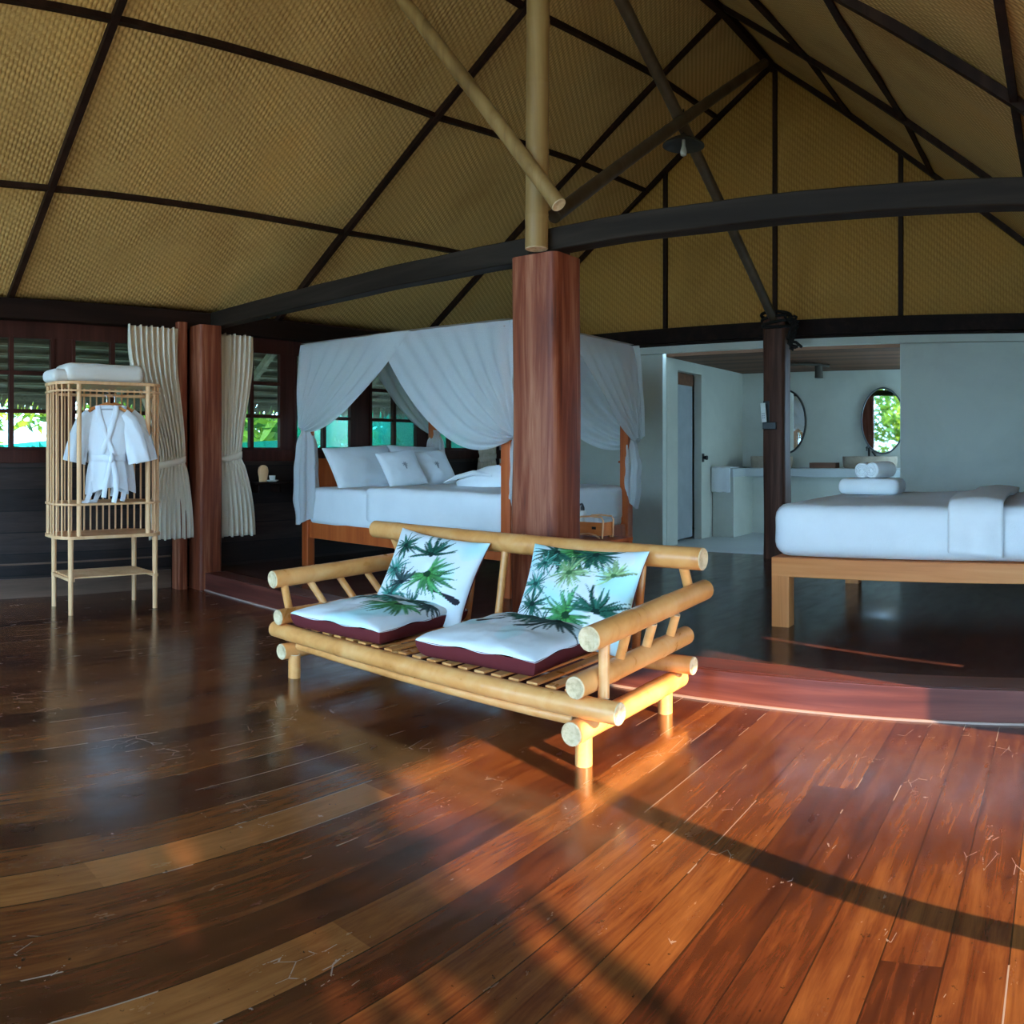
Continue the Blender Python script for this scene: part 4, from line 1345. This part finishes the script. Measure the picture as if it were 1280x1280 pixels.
def tail(G, zb, r0, r1, nfold, seed):
    G = Vector(G); rings = []
    n = 60
    for k in range(31):
        f = k / 30
        z = G.z + 0.05 + (zb - G.z - 0.05) * f
        r = r0 * (1 - 0.45 * math.exp(-((f - 0.07) / 0.05) ** 2)) + (r1 - r0) * (1 - math.exp(-f * 4.5)) - 0.035 * max(0, f - 0.75) * 3
        r *= 1 + 0.12 * nz(f * 4, 0, 0, 1.5, seed)
        ring = []
        for i in range(n):
            a = TAU * i / n
            rr_ = r * (1 + 0.20 * math.sin(nfold * a + seed + 1.5 * f) + 0.08 * math.sin((2 * nfold + 1) * a + 2 * f))
            ring.append((G.x + rr_ * math.cos(a) + 0.02 * nz(0, 0, f * 3, 1, seed), G.y + rr_ * math.sin(a) * 0.8, z + 0.04 * math.sin(a + seed) * f))
        rings.append(ring)
    mb = MB(); mb.rings(rings, True, False)
    return mb
e = 0.055
zt = {(XH): 2.345, (XF): 2.30}
def dp(mb, nm='canopy_drape'):
    return part(mb, nm, M['sheer'], bed, angle=85)
for (y, sy) in ((YF, -1), (YB, 1)):
    yy = y + sy * e
    dp(swag((XH - e, yy, 2.345), (-5.02, yy, 2.325), (XH + 0.0, y + sy * 0.085, 1.50), 0.10, (0, sy, 0), 7, 0.035, 1 + y))
    dp(swag((XF + e + 0.06, yy - sy * .012, 2.30), (-5.45, yy - sy * .012, 2.325), (XF + 0.13, y + sy * 0.085, 1.40), 0.20, (0, sy, 0), 8, 0.035, 2 + y, 0.22))
for (x, sx, zc, zg) in ((XH, -1, 2.345, 1.50), (XF, 1, 2.30, 1.40)):
    xx = x + sx * e
    dp(swag((xx, YF - e, zc), (xx, 6.02, zc), (x + sx * 0.085, YF - 0.05, zg), 0.10, (sx, 0, 0), 6, 0.03, 3 + x))
    dp(swag((xx - sx * .012, YB + e, zc), (xx - sx * .012, 5.80, zc), (x + sx * 0.085, YB + 0.05, zg), 0.06, (sx, 0, 0), 6, 0.03, 4 + x, 0.10))
def ftop(u, v):
    x = XH - e + (XF - XH + 2 * e) * u; y = YF - e + (YB - YF + 2 * e) * v
    return (x, y, 2.35 - 0.045 * u + 0.008 - 0.05 * math.sin(PI * u) * math.sin(PI * v))
mb = MB(); mb.grid(ftop, 24, 20); dp(mb, 'canopy_top')
for (x, y, z, zb, r1, sd) in ((XH, YF - 0.03, 1.50, 0.60, 0.125, 1), (XF + 0.03, YF + 0.02, 1.40, 0.75, 0.07, 2), (XH + .03, YB, 1.48, 0.70, 0.11, 3), (XF + 0.035, YB + 0.02, 1.40, 0.78, 0.085, 4)):
    dp(tail((x, y, z), zb, 0.06, r1, 6, sd), 'drape_tail')

# bedding on the canopy bed
o = soft_slab(-5.62, XF - 0.022, YF - 0.05, YB + 0.05, 0.64, 0.965, 0.05, 0.06, 0.014, 9, 0.02).build('duvet', M['white'], angle=80)
tag(o, 'white duvet spread over the foot half of the canopy bed', 'duvet')
def place_pillow(name, w, l, th, loc, lean, yaw, roll, label, group, seed, mark=False):
    t = thing(name, label, 'pillow', loc, 0, group)
    t.matrix_world = Matrix.Translation(loc) @ Matrix.Rotation(R(yaw), 4, 'Z') @ Matrix.Rotation(R(lean), 4, 'X') @ Matrix.Rotation(R(roll), 4, 'Z')
    case = pillow_mb(w, l, th, th, 36, 0.06, 0.42, False, seed, 0.012).build('pillowcase', [M['white'], M['white']], t, weld=True, angle=80)
    if mark:
        mb = MB()
        for k in range(7):
            a = TAU * k / 7
            mb.rings([[(0.004 * math.cos(b), 0.004 * math.sin(b), th + 0.006) for b in (0, 2, 4)], [(0.026 * math.cos(a) + 0.006 * math.cos(b), 0.026 * math.sin(a) + .006 * math.sin(b), th + 0.006) for b in (0, 2, 4)]])
        mb.box(-0.005, 0.005, -0.05, -0.01, th + 0.004, th + 0.008)
        mb.build('emblem', M['greydoor'], case, smooth=False)
    return t
place_pillow('pillow', 0.84, 0.52, 0.10, (-6.24, 5.54, 1.12), 58, 86, 3, 'large white pillow propped at the near side of the canopy bed head', 'bed pillows', 31)
place_pillow('pillow', 0.80, 0.52, 0.10, (-6.24, 6.36, 1.12), 60, 92, -2, 'large white pillow behind the small cushions at the far side of the bed head', 'bed pillows', 32)
place_pillow('throw_pillow', 0.44, 0.42, 0.075, (-5.86, 5.70, 1.12), 56, 74, 8, 'small white square pillow with grey emblem, nearer the large pillow', 'emblem pillows', 33, True)
place_pillow('throw_pillow', 0.46, 0.42, 0.075, (-5.88, 6.17, 1.12), 56, 78, 4, 'small white square pillow with grey emblem, farther from the viewer', 'emblem pillows', 34, True)

t = thing('towel_swan', 'white towel folded into a swan on the foot of the canopy bed', 'towel', (-4.62, 5.55, 0.985))
mb = MB()
prof = [(-0.34, 0.015, 0.05, 0.03), (-0.26, 0.03, 0.12, 0.05), (-0.12, 0.055, 0.14, 0.085), (0.02, 0.075, 0.13, 0.11), (0.13, 0.08, 0.10, 0.11), (0.20, 0.07, 0.05, 0.08)]
mb.rings([[(x_, hw * math.cos(TAU * i / 24) * (1 + 0.12 * math.sin(5 * TAU * i / 24)), max(0.0, zc + hz * math.sin(TAU * i / 24))) for i in range(24)] for x_, zc, hw, hz in prof])
mb.build('body', M['towel'], t)
mb = MB(); mb.tube([(0.14, 0, 0.06), (0.22, 0, 0.12), (0.22, 0, 0.21), (0.19, 0, 0.29), (0.22, 0, 0.325), (0.28, 0, 0.30), (0.31, 0, 0.26)], [0.06, 0.055, 0.047, 0.042, 0.044, 0.035, 0.012], 14)
mb.build('neck', M['towel'], t)
for sgn in (-1, 1):
    mb = MB(); mb.tube([(0.12, sgn * 0.09, 0.10), (-0.05, sgn * 0.14, 0.12), (-0.22, sgn * 0.17, 0.08), (-0.36, sgn * 0.18, 0.03)], [0.03, 0.05, 0.04, 0.012], 10, squash=0.5)
    mb.build('wing', M['towel'], t)

# ------------------------------------------------------------------ second bed
X2, X2R, Y2, Y2B = -1.795, 0.60, 5.09, 6.92
bed2 = thing('platform_bed', 'low teak bed with white mattress at the right edge of the room', 'bed', ((X2 + X2R) / 2, (Y2 + Y2B) / 2, ZF))
for x, y in ((X2, Y2), (X2R - 0.06, Y2), (X2, Y2B), (X2R - 0.06, Y2B)):
    part(post_mb(x, y, ZF, 0.49, 0.12, 0.11, 0.008, 0.0, 0, 3), 'leg', wood('teak_leg', (0.50, 0.15, 0.04), (0.70, 0.25, 0.075), (0.82, 0.36, 0.125), 'Z', 0.42, 12) if x == X2 and y == Y2 else bpy.data.materials['teak_leg'], bed2)
for y in (Y2, Y2B):
    mb = MB(); mb.box(X2 - 0.06, X2R, y - 0.055, y + 0.055, 0.485, 0.61); part(mb, 'side_rail', M['teak'], bed2, smooth=False, bevel=0.006)
mb = MB(); mb.box(X2 - 0.06, X2 + 0.05, Y2 + .055, Y2B - .055, 0.485, 0.61); part(mb, 'end_rail', M['teak'], bed2, smooth=False, bevel=0.006)
part(soft_slab(X2 - 0.065, X2R + 0.04, Y2 - 0.062, Y2B + 0.05, 0.612, 0.95, 0.09, 0.10, 0.010, 14, 0.03), 'mattress', M['white'], bed2, angle=80)
mb = MB()
def frun(u, v):
    s_ = v * 2.11
    x = -0.70 + 0.335 * u + 0.018 * math.sin(v * 6) * (1 - v)
    zt_, yf_ = 0.985, Y2 - 0.082
    bul = 0.018 * math.sin(PI * u)
    if s_ < 1.72: y, z = yf_ + 0.10 + 1.72 - s_, zt_ + bul + 0.02 * math.sin(PI * min(1, (1.72 - s_) / 0.9))
    elif s_ < 1.877:
        a = (s_ - 1.72) / 0.10; a = min(a, PI / 2); y, z = yf_ + 0.10 - 0.10 * math.sin(a), zt_ - 0.10 + 0.10 * math.cos(a) + bul * (1 - a / (PI / 2)); y -= bul * a / (PI / 2)
    else: y, z = yf_ - bul - 0.004 * math.sin(u * 11), zt_ - 0.10 - (s_ - 1.877) * 0.9 - 0.03 * u * (s_ - 1.877) * 4
    return (x, y, z)
mb.grid(frun, 16, 90)
o = mb.build('bed_runner', M['towel'], solid=0.022, angle=80)
tag(o, 'folded white bed runner hanging over the front of the teak bed', 'runner')

o = soft_slab(-1.645, -1.185, 5.86, 6.18, 0.975, 1.095, 0.05, 0.05, 0.006, 17).build('folded_towel', M['towel'], angle=80)
tag(o, 'thick folded white towel on the teak bed under two rolled towels', 'towel')
def rolled(x, y, z, r, l, label, seed, rz):
    mb = MB(); n = 28
    rings = []
    for k, (t_, q) in enumerate(((0, 0.55), (0.0, 0.8), (0.03, 0.95), (0.10, 1.0), (0.5, 1.02), (0.9, 1.0), (0.97, 0.95), (1.0, 0.8), (1.0, 0.55))):
        rings.append([(r * q * math.cos(TAU * i / n) * (1 + 0.03 * math.sin(3 * TAU * i / n + seed)), -l / 2 + l * t_, r * q * math.sin(TAU * i / n)) for i in range(n)])
    mb.rings(rings)
    t = thing('rolled_towel', label, 'towel', (x, y, z), rz, 'rolled towels on the teak bed')
    mb.build('roll', M['towel'], t)
    sp = MB(); pts = [((0.2 + 0.65 * k / 60) * r * math.cos(k * 0.3), -l / 2 - 0.004, (0.2 + 0.65 * k / 60) * r * math.sin(k * 0.3)) for k in range(60)]
    sp.tube(pts, 0.005, 6); sp.build('rolled_edge', M['towel'], t)
rolled(-1.475, 6.00, 1.153, 0.057, 0.24, 'rolled white towel, left of the two on the folded towel', 1, R(6))
rolled(-1.345, 6.00, 1.156, 0.061, 0.25, 'rolled white towel, right of the two on the folded towel', 2, R(-22))

# ------------------------------------------------------------------ bedside stand behind the sofa
t = thing('side_table', 'small wooden side table behind the sofa beside the thick pillar', 'table', (-2.98, 4.64, ZF))
mb = MB(); mb.box(-3.19, -2.765, 4.45, 4.83, 0.695, 0.72); part(mb, 'table_top', M['mahogany'], t, smooth=False, bevel=0.004)
for x in (-3.165, -2.79):
    for y in (4.475, 4.805):
        mb = MB(); mb.box(x - 0.018, x + 0.018, y - 0.018, y + 0.018, ZF, 0.695); part(mb, 'leg', M['mahogany'], t, smooth=False)
t = thing('tissue_caddy', 'small pale wooden caddy with wire handle on the side table', 'caddy', (-2.955, 4.66, 0.721))
mb = MB(); mb.box(-3.05, -2.86, 4.60, 4.61, 0.745, 0.825); mb.box(-3.05, -2.86, 4.71, 4.72, 0.745, 0.80); mb.box(-3.05, -3.04, 4.60, 4.72, 0.745, 0.81); mb.box(-2.87, -2.86, 4.60, 4.72, 0.745, 0.825); mb.box(-3.05, -2.86, 4.60, 4.72, 0.738, 0.745)
part(mb, 'box', M['teak'], t, smooth=False)
for y in (4.595, 4.725):
    mb = MB()
    mb.tube([(-2.862, y, 0.722), (-2.855, y, 0.84), (-2.87, y, 0.862), (-2.95, y, 0.866), (-3.03, y, 0.86), (-3.055, y, 0.84), (-3.06, y, 0.722)], 0.006, 8)
    mb.tube([(-3.06, y, 0.74), (-2.96, y, 0.752), (-2.91, y, 0.74), (-2.88, y, 0.722)], 0.006, 8)
    part(mb, 'wire_handle', M['stick'], t)
mb = MB(); mb.box(-2.945, -2.915, 4.596, 4.601, 0.78, 0.797); part(mb, 'slot', M['black'], t, smooth=False)
mb = MB(); mb.box(-3.035, -2.955, 4.64, 4.70, 0.747, 0.855, mat=Matrix.Identity(4))
o = mb.build('paper_packet', M['towel'], smooth=False, bevel=0.006)
tag(o, 'white paper packet standing in the wooden caddy', 'packet')
t = thing('pump_bottle', 'white pump bottle with black cap beside the wooden caddy', 'bottle', (-3.125, 4.76, 0.721))
mb = MB(); mb.rings([[(q * math.cos(TAU * i / 20), q * math.sin(TAU * i / 20), z) for i in range(20)] for q, z in ((0.027, 0), (0.029, 0.01), (0.029, 0.145), (0.024, 0.16), (0.013, 0.168))])
mb.build('bottle_body', M['remote'], t)
mb = MB(); mb.tube([(0, 0, 0.166), (0, 0, 0.185), (0, 0, 0.205)], [0.015, 0.014, 0.007], 12); mb.tube([(0, 0, 0.205), (0, -0.01, 0.212), (-0.0, -0.045, 0.206)], 0.007, 8)
mb.build('pump', M['black'], t)
for k, (x, y, lab) in enumerate(((-3.14, 4.58, 'small dark jar in front of the pump bottle'), (-3.085, 4.54, 'small dark jar between pump bottle and wooden caddy'))):
    mb = MB(); mb.rings([[(x + q * math.cos(TAU * i / 16), y + q * math.sin(TAU * i / 16), 0.7205 + z) for i in range(16)] for q, z in ((0.018, 0), (0.02, 0.01), (0.02, 0.06), (0.012, 0.07), (0.012, 0.085))])
    tag(mb.build('jar', M['tray']), lab, 'jar', 'jars on the side table')

# ================================================================== LIGHT AND CAMERA
SUN_DIR = Vector((-0.958, 0.287, 0)).normalized()
ELEV = R(18.0)
d = Vector((SUN_DIR.x * math.cos(ELEV), SUN_DIR.y * math.cos(ELEV), -math.sin(ELEV)))
sl = bpy.data.lights.new('sun', 'SUN')
sl.energy = 19.0
sl.angle = R(0.6)
sl.color = (1.0, 0.72, 0.44)
so = bpy.data.objects.new('sun', sl); COL.objects.link(so)
so.rotation_euler = d.to_track_quat('-Z', 'Y').to_euler()
so.location = (8, -3, 4)

w = bpy.data.worlds.new('sky'); sc.world = w
w.use_nodes = True
bg = w.node_tree.nodes['Background']
bg.inputs[0].default_value = (0.38, 0.68, 1.0, 1)
bg.inputs[1].default_value = 12.0

cam = bpy.data.cameras.new('camera')
co = bpy.data.objects.new('camera', cam); COL.objects.link(co)
sc.camera = co
F_, X0, YH = 1035.0, 1329.5, 563.0
cam.type = 'PANO'
cam.panorama_type = 'CENTRAL_CYLINDRICAL'
half = 640.0 / F_
cam.central_cylindrical_range_u_min = -half
cam.central_cylindrical_range_u_max = half
cam.central_cylindrical_range_v_min = (YH - 1280) / F_
cam.central_cylindrical_range_v_max = YH / F_
cam.central_cylindrical_radius = 1.0
co.location = (0, 0, 1.3)
yaw = (640 - X0) / F_           # negative: turned to the left of +Y
co.rotation_euler = (PI / 2, 0, -yaw)
cam.clip_start = 0.05

sc.view_settings.view_transform = 'Standard'
sc.view_settings.look = 'None'
sc.view_settings.gamma = 1
sc.view_settings.use_curve_mapping = False
sc.view_settings.exposure = 0.35
